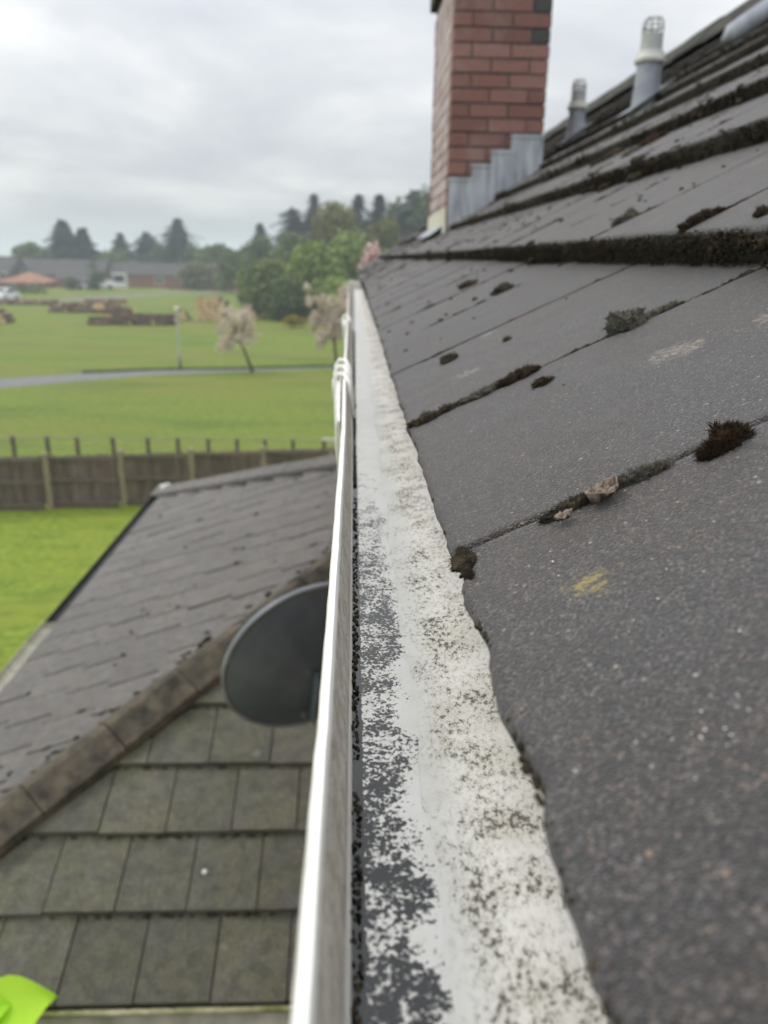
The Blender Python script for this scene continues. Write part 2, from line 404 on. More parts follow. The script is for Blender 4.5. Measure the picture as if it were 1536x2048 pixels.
MT['grit'] = mat_noise('quartz_grit', (0.5, 0.46, 0.42), (0.75, 0.73, 0.70), 200, 0.15, 0, spec=0.8)
def m_grass(name, dark, mid, light, big=0.05, fine=1.3, warm=(0.165, 0.165, 0.035)):
    m, t, b = newmat(name)
    v = coords(t); v2 = coords(t, (0.35, 1.0, 1.0))
    n = nnoise(t, v2, big * 3.5, 6, 0.65); f = nnoise(t, v, fine * 4, 6, 0.75); g = nnoise(t, v2, big * 12, 5, 0.6)
    c = rmp(t, f, [(0.30, dark), (0.5, mid), (0.72, light)])
    c = mixc(t, maprange(t, n, 0.42, 0.62, 0, 0.70), c, warm)
    c = mixc(t, maprange(t, g, 0.46, 0.70, 0, 0.8), c, mixc(t, 1.0, c, (0.62, 0.74, 0.75), 'MULTIPLY'))
    t.links.new(c, b.inputs['Base Color']); b.inputs['Roughness'].default_value = 0.85; b.inputs['Specular IOR Level'].default_value = 0.15
    bump(t, b, f, 0.7, 0.06)
    return m
MT['field'] = m_grass('field_grass', (0.080, 0.116, 0.018), (0.136, 0.184, 0.026), (0.20, 0.25, 0.046), 0.03, 0.9)
MT['lawn'] = m_grass('lawn_grass', (0.085, 0.130, 0.016), (0.170, 0.235, 0.026), (0.29, 0.355, 0.060), 0.25, 1.6, (0.21, 0.25, 0.034))
def m_leaf(name, dark, mid, light, trans=0.25):
    m, t, b = newmat(name)
    c = rmp(t, tintnode(t), [(0.0, dark), (0.5, mid), (1.0, light)])
    t.links.new(c, b.inputs['Base Color']); b.inputs['Roughness'].default_value = 0.7; b.inputs['Specular IOR Level'].default_value = 0.25
    tr = N(t, 'ShaderNodeBsdfTranslucent'); t.links.new(c, tr.inputs[0])
    ms = N(t, 'ShaderNodeMixShader'); ms.inputs[0].default_value = trans
    out = [n for n in t.nodes if n.type == 'OUTPUT_MATERIAL'][0]
    t.links.new(b.outputs[0], ms.inputs[1]); t.links.new(tr.outputs[0], ms.inputs[2]); t.links.new(ms.outputs[0], out.inputs[0])
    return m
MT['needle'] = m_leaf('conifer_needles', (0.012, 0.020, 0.018), (0.022, 0.034, 0.027), (0.036, 0.050, 0.036), 0.1)
MT['leaf_mid'] = m_leaf('mid_green_leaves', (0.080, 0.110, 0.036), (0.135, 0.175, 0.052), (0.20, 0.245, 0.075))
MT['leaf_olive'] = m_leaf('olive_leaves', (0.100, 0.108, 0.032), (0.160, 0.165, 0.050), (0.24, 0.235, 0.080))
MT['leaf_green'] = m_leaf('fresh_green_leaves', (0.145, 0.195, 0.044), (0.22, 0.295, 0.066), (0.31, 0.39, 0.100))
MT['leaf_dark'] = m_leaf('dark_green_leaves', (0.050, 0.078, 0.028), (0.085, 0.122, 0.042), (0.135, 0.18, 0.060))
MT['leaf_pale'] = m_leaf('pale_willow_leaves', (0.12, 0.13, 0.065), (0.19, 0.20, 0.10), (0.27, 0.275, 0.15))
MT['blossom'] = m_leaf('pale_blossom', (0.46, 0.37, 0.29), (0.66, 0.56, 0.47), (0.80, 0.72, 0.64))
MT['pink'] = m_leaf('pink_blossom', (0.58, 0.38, 0.38), (0.74, 0.54, 0.54), (0.84, 0.68, 0.68))
MT['gorse'] = m_leaf('yellow_gorse', (0.10, 0.10, 0.02), (0.26, 0.20, 0.02), (0.45, 0.33, 0.02))
MT['lime'] = m_leaf('lime_leaves', (0.36, 0.62, 0.035), (0.47, 0.78, 0.05), (0.55, 0.86, 0.07), 0.4)

# ------------------------------------------------------------------ ground, roads, paths
def sheet(name, poly, z, mat, kind='structure', label=None, cat=None):
    me = bpy.data.meshes.new(name); me.from_pydata([(x, y, z) for x, y in poly], [], [tuple(range(len(poly)))]); me.update()
    o = link(name, me, mat); tag(o, label, cat, None, kind); return o
sheet('field', [(-2500, -600), (2500, -600), (2500, 2800), (-2500, 2800)], 0.0, MT['field'])
sheet('lawn', [(-30, -12), (4, -12), (4, 17.9), (-1, 17.3), (-8, 16.4), (-30, 13.6)], 0.004, MT['lawn'])
sheet('path', [(-30, 24.0), (-22, 28.6), (-14.7, 32.9), (-12.4, 34.8), (-9.6, 36.9), (-5.1, 38.6), (-.9, 39.9), (12, 42.5), (30, 45), (30, 46), (12, 43.2), (-.95, 40.5), (-5.2, 39.3), (-9.95, 38.4), (-13.1, 37.1), (-15.9, 35.4), (-24, 31), (-32, 26.5)], 0.004, MT['asphalt'])
sheet('road', [(-90, 84), (-39, 88.5), (-34.2, 98.3), (-28.8, 113.3), (-19.3, 129.4), (10, 131), (60, 132), (60, 137), (-20, 134), (-31, 116), (-36.5, 101), (-42, 92), (-90, 88.5)], 0.004, MT['asphalt'])

# ------------------------------------------------------------------ MAIN HOUSE
X0, ZE = 0.0455, H - 0.131
def course_frame(k):
    if k == 0: return np.array([X0, 0, ZE]), R(25)
    p = np.array([0.308, 0, H + 0.028]); th = R(26.5)
    for i in range(1, k):
        a = R(26.5) if i < 3 else R(28)
        p = p + .305 * np.array([math.cos(a), 0, math.sin(a)]) + .033 * np.array([-math.sin(a), 0, math.cos(a)])
        th = R(26.5) if i + 1 < 3 else R(28)
    return p, th
FR = [course_frame(k) for k in range(10)]
def on_roof(k, u, y, n=0.0):
    p, a = FR[k]
    return np.array([p[0] + u * math.cos(a) - n * math.sin(a), y, p[2] + u * math.sin(a) + n * math.cos(a)])
house = empty('house', (2.4, 4.5, 0), 'brick house with dark concrete tiled roof, brick chimney and long white gutter', 'house')
TW = 0.29
def roof_mesh():
    b = MB()
    for k in range(9):
        off = 0.624 + (TW / 2 if k % 2 else 0)
        j0 = int(math.floor((-0.55 - off) / TW)); j1 = int(math.ceil((10.6 - off) / TW))
        for j in range(j0, j1):
            y0 = off + j * TW; y1 = y0 + TW - (0.0048 if k else (0.0016 if y0 < .2 else (.004 if y0 < .7 else 0.006))); yc = (y0 + y1) / 2
            if k == 0 and -0.3 < yc < 1.0: nu, nv = 56, 44
            elif k <= 1 and yc < 1.8: nu, nv = 30, 26
            elif k <= 3 and yc < 3: nu, nv = 14, 12
            else: nu, nv = 5, 5
            L = 0.385
            p, a = FR[k]; ca, sa = math.cos(a), math.sin(a)
            rr = random.random; q_ = .3 if (k == 0 and y0 < .7) else 1; lift = (rr() - .5) * .0025 * q_; tv = (rr() - .5) * .003 * q_; tu = (rr() - .5) * .002; du = (rr() - .5) * .004
            us = np.concatenate([[0, .0015, .004], np.linspace(.010, L, nu)]); vsq = np.concatenate([[0, .002], np.linspace(.006, (y1 - y0) - .006, nv), [(y1 - y0) - .002, y1 - y0]])
            V = []; idx = {}
            rag = 0.0024 if k == 0 else 0.0022
            for iu, u in enumerate(us):
                for iv, v in enumerate(vsq):
                    y = y0 + v
                    n = lift + tv * (v / TW - .5) + tu * u / L
                    n += 0.0009 * nz(u * 30 + k * 7, y * 30, 1.0) + 0.0004 * nz(u * 110, y * 110, k)
                    if iu == 0: n -= .0040
                    elif iu == 1: n -= .0014
                    if iv == 0 or iv == len(vsq) - 1: n -= .0022
                    w = math.exp(-u / .02)
                    r = rag * (nz(y * 26, k * 3.1, 4) + 0.7 * nz(y * 75, k * 3.1, 9) + .5 * nz(y * 190, k, 2)) * w
                    if k == 0:
                        for yb, dp, wd in ((0.322, .010, .010), (0.170, .002, .012)):
                            r += dp * math.exp(-((y - yb) / wd) ** 2) * w
                    uu = u + r + du
                    V.append((p[0] + uu * ca - n * sa, y, p[2] + uu * sa + n * ca)); idx[(iu, iv)] = len(V) - 1
            F = [(idx[(i, q)], idx[(i + 1, q)], idx[(i + 1, q + 1)], idx[(i, q + 1)]) for i in range(len(us) - 1) for q in range(len(vsq) - 1)]
            F = [f[::-1] for f in F]
            # skirt: nose and side faces with a rough broken surface
            loop = [idx[(0, q)] for q in range(len(vsq))] + [idx[(i, len(vsq) - 1)] for i in range(1, len(us))] + [idx[(len(us) - 1, q)] for q in range(len(vsq) - 2, -1, -1)] + [idx[(i, 0)] for i in range(len(us) - 2, 0, -1)]
            base = len(V); m = len(loop)
            for d in (.012, .024, .030):
                for q in loop:
                    x, y, z = V[q]; jn = .0012 * nz(y * 160, d * 300, k)
                    V.append((x + d * sa + (.003 * (d / .03) + jn) * ca, y, z - d * ca + (.003 * (d / .03) + jn) * sa))
            for lv in range(3):
                for q in range(m):
                    q2 = (q + 1) % m
                    A = loop[q] if lv == 0 else base + (lv - 1) * m + q; B = loop[q2] if lv == 0 else base + (lv - 1) * m + q2
                    C = base + lv * m + q2; D = base + lv * m + q
                    F.append((B, A, D, C))
            n_top = (len(us) - 1) * (len(vsq) - 1)
            NOSE.extend([0] * n_top + [1] * (len(F) - n_top))
            b.add(V, F, random.random())
    return b
NOSE = []
roof = roof_mesh().build('roof', MT['tile'], house, smooth=True); sharp(roof, 50)
MT['nose'] = mat_noise('stained_tile_edge', (0.022, 0.020, 0.018), (0.085, 0.076, 0.062), 90, 0.95, 0.7, 0.004, 8, spec=0.2)
roof.data.materials.append(MT['nose']); roof.data.polygons.foreach_set('material_index', NOSE)
# underlay below the tiles, far slope and soffit
b = MB()
for k in range(9):
    p, a = FR[k]; q, _ = FR[min(k + 1, 9)]
    d = np.array([math.sin(a), 0, -math.cos(a)]) * .0315
    A = p + d; B = q + d
    b.add([(A[0] + .01, -0.53, A[2] + .004), (B[0] + .01, -0.53, B[2] + .004), (B[0] + .01, 10.55, B[2] + .004), (A[0] + .01, 10.55, A[2] + .004)], [(0, 1, 2, 3)])
b.build('underlay', MT['under'], roof)
RX, RZ = 2.45, H + 1.46
b = MB()
b.add([(RX, -.55, RZ - .02), (RX, 10.6, RZ - .02), (RX + 2.6, 10.6, RZ - 1.72), (RX + 2.6, -.55, RZ - 1.72)], [(0, 3, 2, 1)], .5)
b.build('far_roof_slope', MT['low_tile'], house)
b = MB()
y = -0.55
while y < 10.59:
    y2 = min(y + .45, 10.6)
    pr = [(-.165, -.075), (-.14, -.035), (-.08, .045), (-.03, .085), (0, .095), (.03, .085), (.08, .045), (.14, -.035), (.165, -.075)]
    V = []
    dz = random.uniform(-.006, .006)
    for yy in (y + .004, y2 - .004):
        for x, z in pr: V.append((RX + x, yy, RZ + z + dz + .006 * nz(yy * 3, x * 9)))
    m = len(pr); F = [(i, i + 1, m + i + 1, m + i) for i in range(m - 1)] + [tuple(range(m - 1, -1, -1)), tuple(range(m, 2 * m))]
    b.add(V, F, random.random()); y = y2
b.build('ridge_capping', MT['ridge'], roof, smooth=False)
# walls, fascia, soffit
b = MB(); b.box((0.21, -0.45, 0), (4.75, 10.4, H - .30))
b.add([(0.21, 10.4, H - .30), (4.75, 10.4, H - .30), (RX, 10.4, RZ - .12)], [(0, 1, 2)])
b.add([(0.21, -.45, H - .30), (4.75, -.45, H - .30), (RX, -.45, RZ - .12)], [(0, 2, 1)])
b.build('wall', MT['hbrick'], house)
b = MB(); b.box((0.108, -.53, H - .30), (0.128, 10.5, H - .155)); b.build('fascia', MT['white_paint'], house)
b = MB(); b.box((0.128, -.52, H - .298), (0.21, 10.5, H - .285)); b.build('soffit', MT['white_paint'], house)

# gutter
def lip_off(y):
    w = 0.0
    pts = [(-.6, .001), (0.1, 0.0), (.22, .0008), (.65, .0016), (.95, -.0012), (1.9, -.0045), (2.6, -.007), (4.0, -.013), (5.3, -.016)]
    for (a, va), (c, vc) in zip(pts, pts[1:]):
        if a <= y <= c: w = va + (vc - va) * (y - a) / (c - a)
    if y > 5.3: w = -.016
    return w + .00035 * nz(y * 9, 3.3)
LIP = [(-.0002, -.1965), (-.0030, -.170), (-.0066, -.1475), (-.0074, -.1425), (-.0079, -.1402), (-.0086, -.1391), (-.0093, -.1394), (-.0097, -.1404), (-.0114, -.1407), (-.0121, -.1425), (-.0118, -.1470), (-.0092, -.1500), (-.0085, -.170), (-.0060, -.202)]
FLOOR = [(-.0060, -.202), (.02, -.2065), (.10, -.2065), (.1075, -.150), (.1062, -.150), (.1035, -.178), (.095, -.1865), (.075, -.1895), (.055, -.1935), (.042, -.1951), (.034, -.1960), (.0265, -.1970), (.020, -.2005), (.0008, -.2015), (-.0002, -.1965)]
prof = [(x, H + z) for x, z in LIP + FLOOR[1:-1]]
ys = sorted(set([round(v, 4) for v in np.concatenate([np.arange(-.5, 1.4, .012), np.arange(1.4, 5.31, .04)])]))
b = MB(); V = []; F = []; m = len(prof)
for y in ys:
    lo = lip_off(y)
    for i, (x, z) in enumerate(prof):
        lipw = max(0.0, min(1.0, (z - (H - .2)) / .055)) if i < len(LIP) else 0.0
        rip = 0.0006 * nz(x * 160, y * 40) if i >= len(LIP) + 4 else 0.00025 * nz(z * 90, y * 60)
        V.append((x + lo * lipw + (0.0003 * nz(y * 70, z * 200) if lipw > .9 else 0), y, z + rip))
for i in range(len(ys) - 1):
    for q in range(m):
        q2 = (q + 1) % m
        F.append((i * m + q, i * m + q2, (i + 1) * m + q2, (i + 1) * m + q))
F.append(tuple(range(m))); F.append(tuple((len(ys) - 1) * m + q for q in range(m - 1, -1, -1)))
b.add(V, F)
gutter = b.build('gutter', MT['gutter'], house, smooth=True); sharp(gutter, 24)
b = MB(); b.box((-.030, 5.30, H - .205), (.107, 5.312, H - .141)); b.build('stop_end', MT['white_plastic'], gutter)
# water lying in the outer half of the gutter, with white scum
b = MB(); V = []; F = []
ysw = np.concatenate([np.arange(-.49, 1.4, .004), np.arange(1.4, 5.3, .05)])
for y in ysw:
    for x in (-.0022, .006, .014, .022, .0278 + .0035 * nz(y * 14, 7.7) + .002 * nz(y * 60, 3.1) + .0012 * nz(y * 170, 5.5)): V.append((x, y, H - .1966))
for i in range(len(ysw) - 1):
    for q in range(4): F.append((i * 5 + q, i * 5 + q + 1, i * 5 + q + 6, i * 5 + q + 5))
b.add(V, F); water = b.build('water', MT['scum']); tag(water, kind='structure')
# union brackets with moulded straps over the lip
def bracket(y0, straps, s=1.0):
    b = MB(); lo = lip_off(y0)
    L0, L1 = straps[0] - .25 * s, straps[-1] + .03
    pr = [(-.0140, -.1445), (-.0185, -.1440), (-.0215, -.150), (-.0210, -.182), (-.016, -.207), (-.0085, -.2085), (-.0105, -.204), (-.0125, -.180)]
    V = []; F = []; m = len(pr); yy = [L0, L0 + .05 * s, L0 + .17 * s, L1]; sh = [.5, .75, 1, 1]
    for y, k in zip(yy, sh):
        for x, z in pr: V.append((-.0125 + (x + .0125) * k + lip_off(y), y, H + z))
    for i in range(3):
        for q in range(m):
            q2 = (q + 1) % m; F.append((i * m + q, i * m + q2, (i + 1) * m + q2, (i + 1) * m + q))
    F.append(tuple(range(m))); F.append(tuple(3 * m + q for q in range(m - 1, -1, -1)))
    b.add(V, F)
    br = b.build('union_bracket', MT['white_plastic'], gutter, smooth=False)
    for y in straps:
        c = MB(); lo = lip_off(y)
        path = [(-.0215, y - .006, -.168), (-.0210, y, -.1440), (-.0170, y + .004, -.1375), (-.0090, y - .004, -.1370), (-.0045, y - .020, -.1440), (-.0018, y - .038, -.157), (-.0006, y - .022, -.174), (.0008, y + .006, -.190)]
        c.tube([(p[0] + lo, p[1], H + p[2]) for p in path], [.0035, .0042, .0042, .0036, .0032, .0030, .0030, .0026], 8)
        link('strap', c.mesh('strap', True), MT['white_plastic'], gutter)
bracket(1.0, (0.955, 1.025, 1.095))
bracket(1.98, (1.98,), 0.8)

# chimney
CX0, CX1, CY0, CY1 = 0.551, 1.092, 4.85, 5.97
CZ0, CZ1 = H + 0.02, H + 1.58
b = MB(); b.box((CX0 + .008, CY0 + .008, CZ0), (CX1 - .008, CY1 - .008, CZ1))
chim = b.build('chimney', MT['mortar'], house)
b = MB(); bw = (CX1 - CX0 + .010) / 2.5; ch = .0755; z = CZ0; r_ = 0
nb_side = (CY1 - CY0 - .104) / 5
while z + .065 <= CZ1 + .001:
    t = lambda: random.uniform(.2, .82)
    def brick(lo, hi, tint):
        j = lambda: random.uniform(-.0018, .0018)
        b.box([l + j() for l in lo], [h + j() for h in hi], tint)
    xs = [CX0, CX0 + bw / 2, CX0 + 1.5 * bw, CX0 + 2.5 * bw] if r_ % 2 == 0 else [CX0, CX0 + bw, CX0 + 2 * bw, CX0 + 2.5 * bw]
    for yy, d in ((CY0, 1), (CY1, -1)):
        for i in range(3):
            tt = t()
            if d == 1 and i == 2 and r_ % 2 == 1 and int((H + 1.42 - z) / ch) in (1, 3): tt = .05
            lo_ = (xs[i], min(yy, yy + d * .1), z); hi_ = (xs[i + 1] - .010, max(yy, yy + d * .1), z + .065)
            brick(lo_, hi_, tt)
    n_ = 5; L_ = CY1 - CY0 - .22; o_ = 0 if r_ % 2 else -.5
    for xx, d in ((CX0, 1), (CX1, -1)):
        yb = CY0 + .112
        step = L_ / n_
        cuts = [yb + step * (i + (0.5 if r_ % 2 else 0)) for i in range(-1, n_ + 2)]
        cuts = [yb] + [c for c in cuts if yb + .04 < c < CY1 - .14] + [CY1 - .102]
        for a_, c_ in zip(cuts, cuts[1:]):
            brick((min(xx, xx + d * .09), a_, z), (max(xx, xx + d * .09), c_ - .010, z + .065), random.uniform(.88, 1.0) if d == 1 else t())  # garden-side bricks coloured paler to imitate light falling on that face
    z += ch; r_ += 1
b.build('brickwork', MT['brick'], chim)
b = MB(); b.box((CX0 - .035, CY0 - .008, CZ1 + .004), (CX1 + .004, CY1 + .03, CZ1 + .10))
b.box((CX0 - .02, CY0 - .006, CZ1 + .104), (CX1 + .002, CY1 + .02, CZ1 + .16)); b.build('chimney_cap', MT['ridge'], chim)
b = MB(); b.lathe([(.10, 0), (.115, .01), (.105, .03), (.095, .28), (.11, .29), (.11, .32), (.08, .32), (.08, .05)], 20, ((CX0 + CX1) / 2, CY0 + .5, CZ1 + .16))
b.build('chimney_pot', MT['oroof'], chim, True)
# stepped lead flashing on the near face
def roof_z(x):
    for k in range(9):
        a, c = FR[k][0], FR[k + 1][0]
        if a[0] <= x <= c[0]: return a[2] + (c[2] - a[2]) * (x - a[0]) / (c[0] - a[0])
    return FR[0][0][2]
steps = [(0.556, .688, H + .452), (0.688, .798, H + .527), (0.798, .907, H + .602), (0.907, 1.094, H + .686)]
b = MB()
for i, (xa, xb, zt) in enumerate(steps):
    y_f = CY0 - .006 - .0015 * i
    b.add([(xa, y_f, roof_z(xa) - .03), (xb, y_f, roof_z(xb) - .03), (xb, y_f, zt), (xa, y_f, zt),
           (xa, CY0 + .004, roof_z(xa) - .03), (xb, CY0 + .004, roof_z(xb) - .03), (xb, CY0 + .004, zt), (xa, CY0 + .004, zt)],
          [(0, 1, 2, 3), (3, 2, 6, 7), (0, 3, 7, 4), (1, 5, 6, 2)])
    b.box((xa - .004, y_f - .004, zt - .016), (xb, y_f + .004, zt + .002))
MT['flashing'] = mat_noise('pale_lead', (0.24, 0.26, 0.30), (0.52, 0.55, 0.60), 13, 0.42, 0.4, 0.006, 6, (1.6, 1, 0.3), 0.5)
b.build('stepped_flashing', MT['flashing'], chim)
b = MB(); b.box((CX0 - .010, CY0 + .01, H + .12), (CX0 - .003, CY1 - .01, H + .285)); b.build('rendered_band', MT['render'], chim)
b = MB(); b.box((CX0 - .016, CY0 - .012, H + .085), (CX0 - .004, CY1, H + .155))
b.add([(CX0 - .09, CY0 + .15, roof_z(CX0 - .09) + .010), (CX0 - .01, CY0 + .15, roof_z(CX0 - .01) + .016), (CX0 - .01, CY1 + .1, roof_z(CX0 - .01) + .016), (CX0 - .09, CY1 + .1, roof_z(CX0 - .09) + .010)], [(0, 1, 2, 3)])
b.build('lead_apron', MT['lead'], chim)

# vent pipes
def vent(x, y, s=1.0):
    z0 = roof_z(x) - .05
    b = MB(); b.lathe([(.075 * s, -.02), (.062 * s, .03), (.056 * s, .10), (.054 * s, .205), (.050 * s, .205)], 28, (x, y, z0))
    b.add([(x - .10, y - .10, roof_z(x - .10) + .012), (x + .09, y - .10, roof_z(x + .09) + .012), (x + .09, y + .10, roof_z(x + .09) + .012), (x - .10, y + .10, roof_z(x - .10) + .012)], [(0, 1, 2, 3)])
    v = b.build('vent_pipe', MT['lead'], house, True); sharp(v, 40)
    b = MB(); b.lathe([(.050 * s, .200), (.066 * s, .200), (.067 * s, .214), (.060 * s, .222), (.058 * s, .240), (.047 * s, .245)], 28, (x, y, z0)); c = b.build('collar', MT['cream'], v, True); sharp(c, 35)
    b = MB(); b.lathe([(.047 * s, .235), (.0465 * s, .312), (.040 * s, .312)], 28, (x, y, z0)); c = b.build('pipe_end', MT['ltgrey'], v, True); sharp(c, 35)
    b = MB()
    for i in range(9):
        q = 2 * math.pi * i / 9; cx, sy = math.cos(q), math.sin(q)
        b.tube([(x + .044 * s * cx, y + .044 * s * sy, z0 + .310), (x + .043 * s * cx, y + .043 * s * sy, z0 + .355), (x + .034 * s * cx, y + .034 * s * sy, z0 + .372), (x + .012 * s * cx, y + .012 * s * sy, z0 + .378)], .0034 * s, 6)
    b.lathe([(.046 * s, .336), (.047 * s, .341), (.043 * s, .346), (.042 * s, .338)], 20, (x, y, z0))
    b.build('cage', MT['ltgrey'], v, True)
vent(1.305, 3.80); vent(1.475, 5.60)
# lead covered vent hood higher on the roof
b = MB(); hx, hy = 1.86, 3.86
pa = []; ra = []
for i in range(13):
    u = i / 12; pa.append((hx - .22 + .50 * u, hy, roof_z(hx - .22 + .50 * u) + .030)); ra.append(.044 * math.sqrt(max(0.02, 1 - (1 - min(1, u / .10)) ** 2)))
b.tube(pa, ra, 20); b.build('vent_hood', MT['lead'], house, True)

# ------------------------------------------------------------------ moss
ICO = None
def ico(sub=1):
    bm = bmesh.new(); bmesh.ops.create_icosphere(bm, subdivisions=sub, radius=1.0)
    v = np.array([p.co[:] for p in bm.verts]); f = [[q.index for q in p.verts] for p in bm.faces]; bm.free(); return v, f
IV1, IF1 = ico(1); IV2, IF2 = ico(2); IV3, IF3 = ico(3)
def lump(b, c, rx, ry, rz, a, seed, sub=1, rough=.35):
    v, f = {1: (IV1, IF1), 2: (IV2, IF2), 3: (IV3, IF3)}[sub]
    fr = 1.6
    nn = np.array([1 + rough * 1.6 * mnoise.noise(Vector((p[0] * fr + seed, p[1] * fr, p[2] * fr))) + (rough * .8 * mnoise.noise(Vector((p[0] * 5 + seed, p[1] * 5, p[2] * 5))) if sub > 1 else 0) for p in v])
    w = v * nn[:, None] * np.array([rx, ry, rz])
    ca, sa = math.cos(a), math.sin(a)
    X = w[:, 0] * ca - w[:, 2] * sa; Z = w[:, 0] * sa + w[:, 2] * ca
    b.add(np.c_[X + c[0], w[:, 1] + c[1], Z + c[2]], f, 0.3 * random.random())
b = MB()
# crust of moss and dirt on the noses of the courses
for k in range(1, 9):
    p, a = FR[k]
    y = 0.25 if k > 1 else 0.1
    while y < 9.9:
        far = 1 + .55 * max(0, y - 1.0)
        dens = nz(y * 3.2, k * 5.1, 2) + .45 * nz(y * 13, k * 5.1, 8)
        y += random.uniform(.004, .010) * far
        thick = .6 + .9 * max(0, dens)
        for q in range(9 if y < 2.5 and k < 4 else 2):
            nn = -random.uniform(.003, .031); u = random.uniform(-.004, .003)
            c = on_roof(k, u, y, nn)
            s = random.uniform(.0012, .0040) * far ** .8 * thick
            lump(b, c, s * .75, s * random.uniform(.8, 1.6), s * random.uniform(.7, 1.2), a + random.uniform(-.5, .5), y * 9 + k + q * 3.7, 1, .75)
        if dens > .28 and random.random() < .22:      # spills on to the tile below and over the top
            s = random.uniform(.004, .009) * min(far, 2) ** .6
            lump(b, on_roof(k, -random.uniform(.004, .012), y, -.028), s * 1.1, s * 1.2, s * .7, a, y * 5, 2, .5)
            lump(b, on_roof(k, random.uniform(.0, .012), y, .001), s, s, s * .55, a, y * 5 + 3, 1, .5)
# along the joints
for k in range(0, 7):
    off = 0.624 + (TW / 2 if k % 2 else 0)
    for j in range(-2, 34):
        yj = off + j * TW - .0015
        if yj < .2 or yj > 9.8 or (k == 0 and yj < .5): continue
        far = 1 + .4 * max(0, yj - 1)
        u = 0.0
        while u < .30:
            d = nz(u * 16 + k * 4, j * 3.7, 6) + .5 * nz(u * 50, j * 2.2, k)
            u += random.uniform(.003, .006) * far
            if d < -.02: continue
            s = random.uniform(.0010, .0024) * far ** .75 * (1 + 1.7 * max(0, d))
            lump(b, on_roof(k, u, yj + random.uniform(-.0015, .0015), -.0008), s * 1.4, s * 1.05, s * .8, FR[k][1], u * 40 + j, 1, .5)
# crumbs scattered over the tiles
for i in range(420):
    k = random.choice([0, 0, 0, 1, 1, 2, 3, 4]); y = .3 + 8 * random.random() ** 1.4; u = .01 + .28 * random.random()
    if y < 1.0 and random.random() < .8: continue
    s = random.uniform(.0010, .0028) * (1 + .9 * max(0, y - .6)) ** .8
    lump(b, on_roof(k, u, y, .0005), s * 1.3, s * 1.2, s * .6, FR[k][1], i, 1, .5)
# black dirt along the broken edge over the gutter, and along the wet line of the gutter wall
y = 0.1
while y < 4.5:
    far = 1 + .8 * max(0, y - .5)
    y += random.uniform(.0012, .0035) * far
    d = nz(y * 11, 2.2) + .6 * nz(y * 37, 5.1)
    if d < -.1: continue
    s = random.uniform(.0005, .0013) * far ** 1.3 * (1 + .8 * max(0, d))
    lump(b, on_roof(0, random.uniform(.0005, .005) + .0006, y, -.0022), s * 1.1, s * 1.2, s, R(25), y * 7, 1, .5)
y = .1
while y < 2.2:
    y += random.uniform(.0012, .0040) * (1 + .8 * max(0, y - .4))
    if nz(y * 18, 8.8) < -.25: continue
    s = random.uniform(.0005, .0012) * (1 + .8 * max(0, y - .4))
    lump(b, (.0008 + random.uniform(-.0008, .0020), y, H - .1955 + random.uniform(0, .004)), s, s * 1.4, s, 0, y * 11, 1, .6)
V0 = []
for i in range(16000):                    # short hairs on the crust nearest the lens
    k = 1 if i % 3 else 2; a = FR[k][1]; y = .3 + 1.7 * random.random() ** 1.3; f_ = 1 + .4 * y
    if nz(y * 9, k * 3.3) < -.15: continue
    q = on_roof(k, -random.uniform(.0, .006), y, -random.uniform(.0, .032))
    d = np.array([-math.cos(a), 0, -.25]) + RNG.normal(0, .65, 3); d /= np.linalg.norm(d); l = random.uniform(.0018, .0042) * f_; w = l * .10
    sd = np.cross(d, RNG.normal(0, 1, 3)); sd /= np.linalg.norm(sd) + 1e-6; s2 = np.cross(d, sd)
    n0 = len(b.v)
    b.v.extend([tuple(q + sd * w), tuple(q - sd * w * .5 + s2 * w), tuple(q - sd * w * .5 - s2 * w), tuple(q + d * l)])
    while len(b.c) < n0: b.c.append(.2)
    b.c.extend([.3, .3, .3, random.uniform(.5, .95)])
    b.f.extend([(n0, n0 + 1, n0 + 3), (n0 + 1, n0 + 2, n0 + 3), (n0 + 2, n0, n0 + 3)])
mo = b.build('moss', MT['moss'], None, True); tag(mo, 'dark crust of moss and dirt along tile edges and joints of the main roof', 'moss', None, 'stuff')

def clump(k, u, y, ru, ry, rn, mat, label, spikes=500, sub=3, sl=.0035, extra=()):
    b = MB(); a = FR[k][1]; c = on_roof(k, u, y, rn * .15)
    subs = [(0, 0, 1.0)] + list(extra)
    for (du, dy, sc) in subs:
        cc = on_roof(k, u + du, y + dy, rn * .15 * sc)
        lump(b, cc, ru * sc, ry * sc, rn * sc, a, u * 97 + y * 31 + du * 100, sub, .38)
    V0 = np.array(b.v); cen = np.array(c); up_ = np.array([-math.sin(a), 0, math.cos(a)])
    tops = [i for i in range(len(V0)) if (V0[i] - cen) @ up_ > -.1 * rn]
    for i in range(spikes):
        q = V0[random.choice(tops)]; d = (q - cen) / np.array([ru, ry, rn]); d = d / (np.linalg.norm(d) + 1e-6) + RNG.normal(0, .45, 3) + up_ * .35; d /= np.linalg.norm(d)
        q = q + RNG.normal(0, .0006, 3); l = sl * random.uniform(.5, 1.3); w = l * .12
        sd = np.cross(d, RNG.normal(0, 1, 3)); sd /= np.linalg.norm(sd) + 1e-6; s2 = np.cross(d, sd)
        n0 = len(b.v)
        b.v.extend([tuple(q + sd * w), tuple(q - sd * w * .5 + s2 * w), tuple(q - sd * w * .5 - s2 * w), tuple(q + d * l)])
        while len(b.c) < n0: b.c.append(.2)
        b.c.extend([.3, .3, .3, random.uniform(.6, 1.0)])
        b.f.extend([(n0, n0 + 1, n0 + 3), (n0 + 1, n0 + 2, n0 + 3), (n0 + 2, n0, n0 + 3)])
    o = b.build('moss_clump', mat, None, True); tag(o, label, 'moss', 'moss clumps on the main roof')
    return o
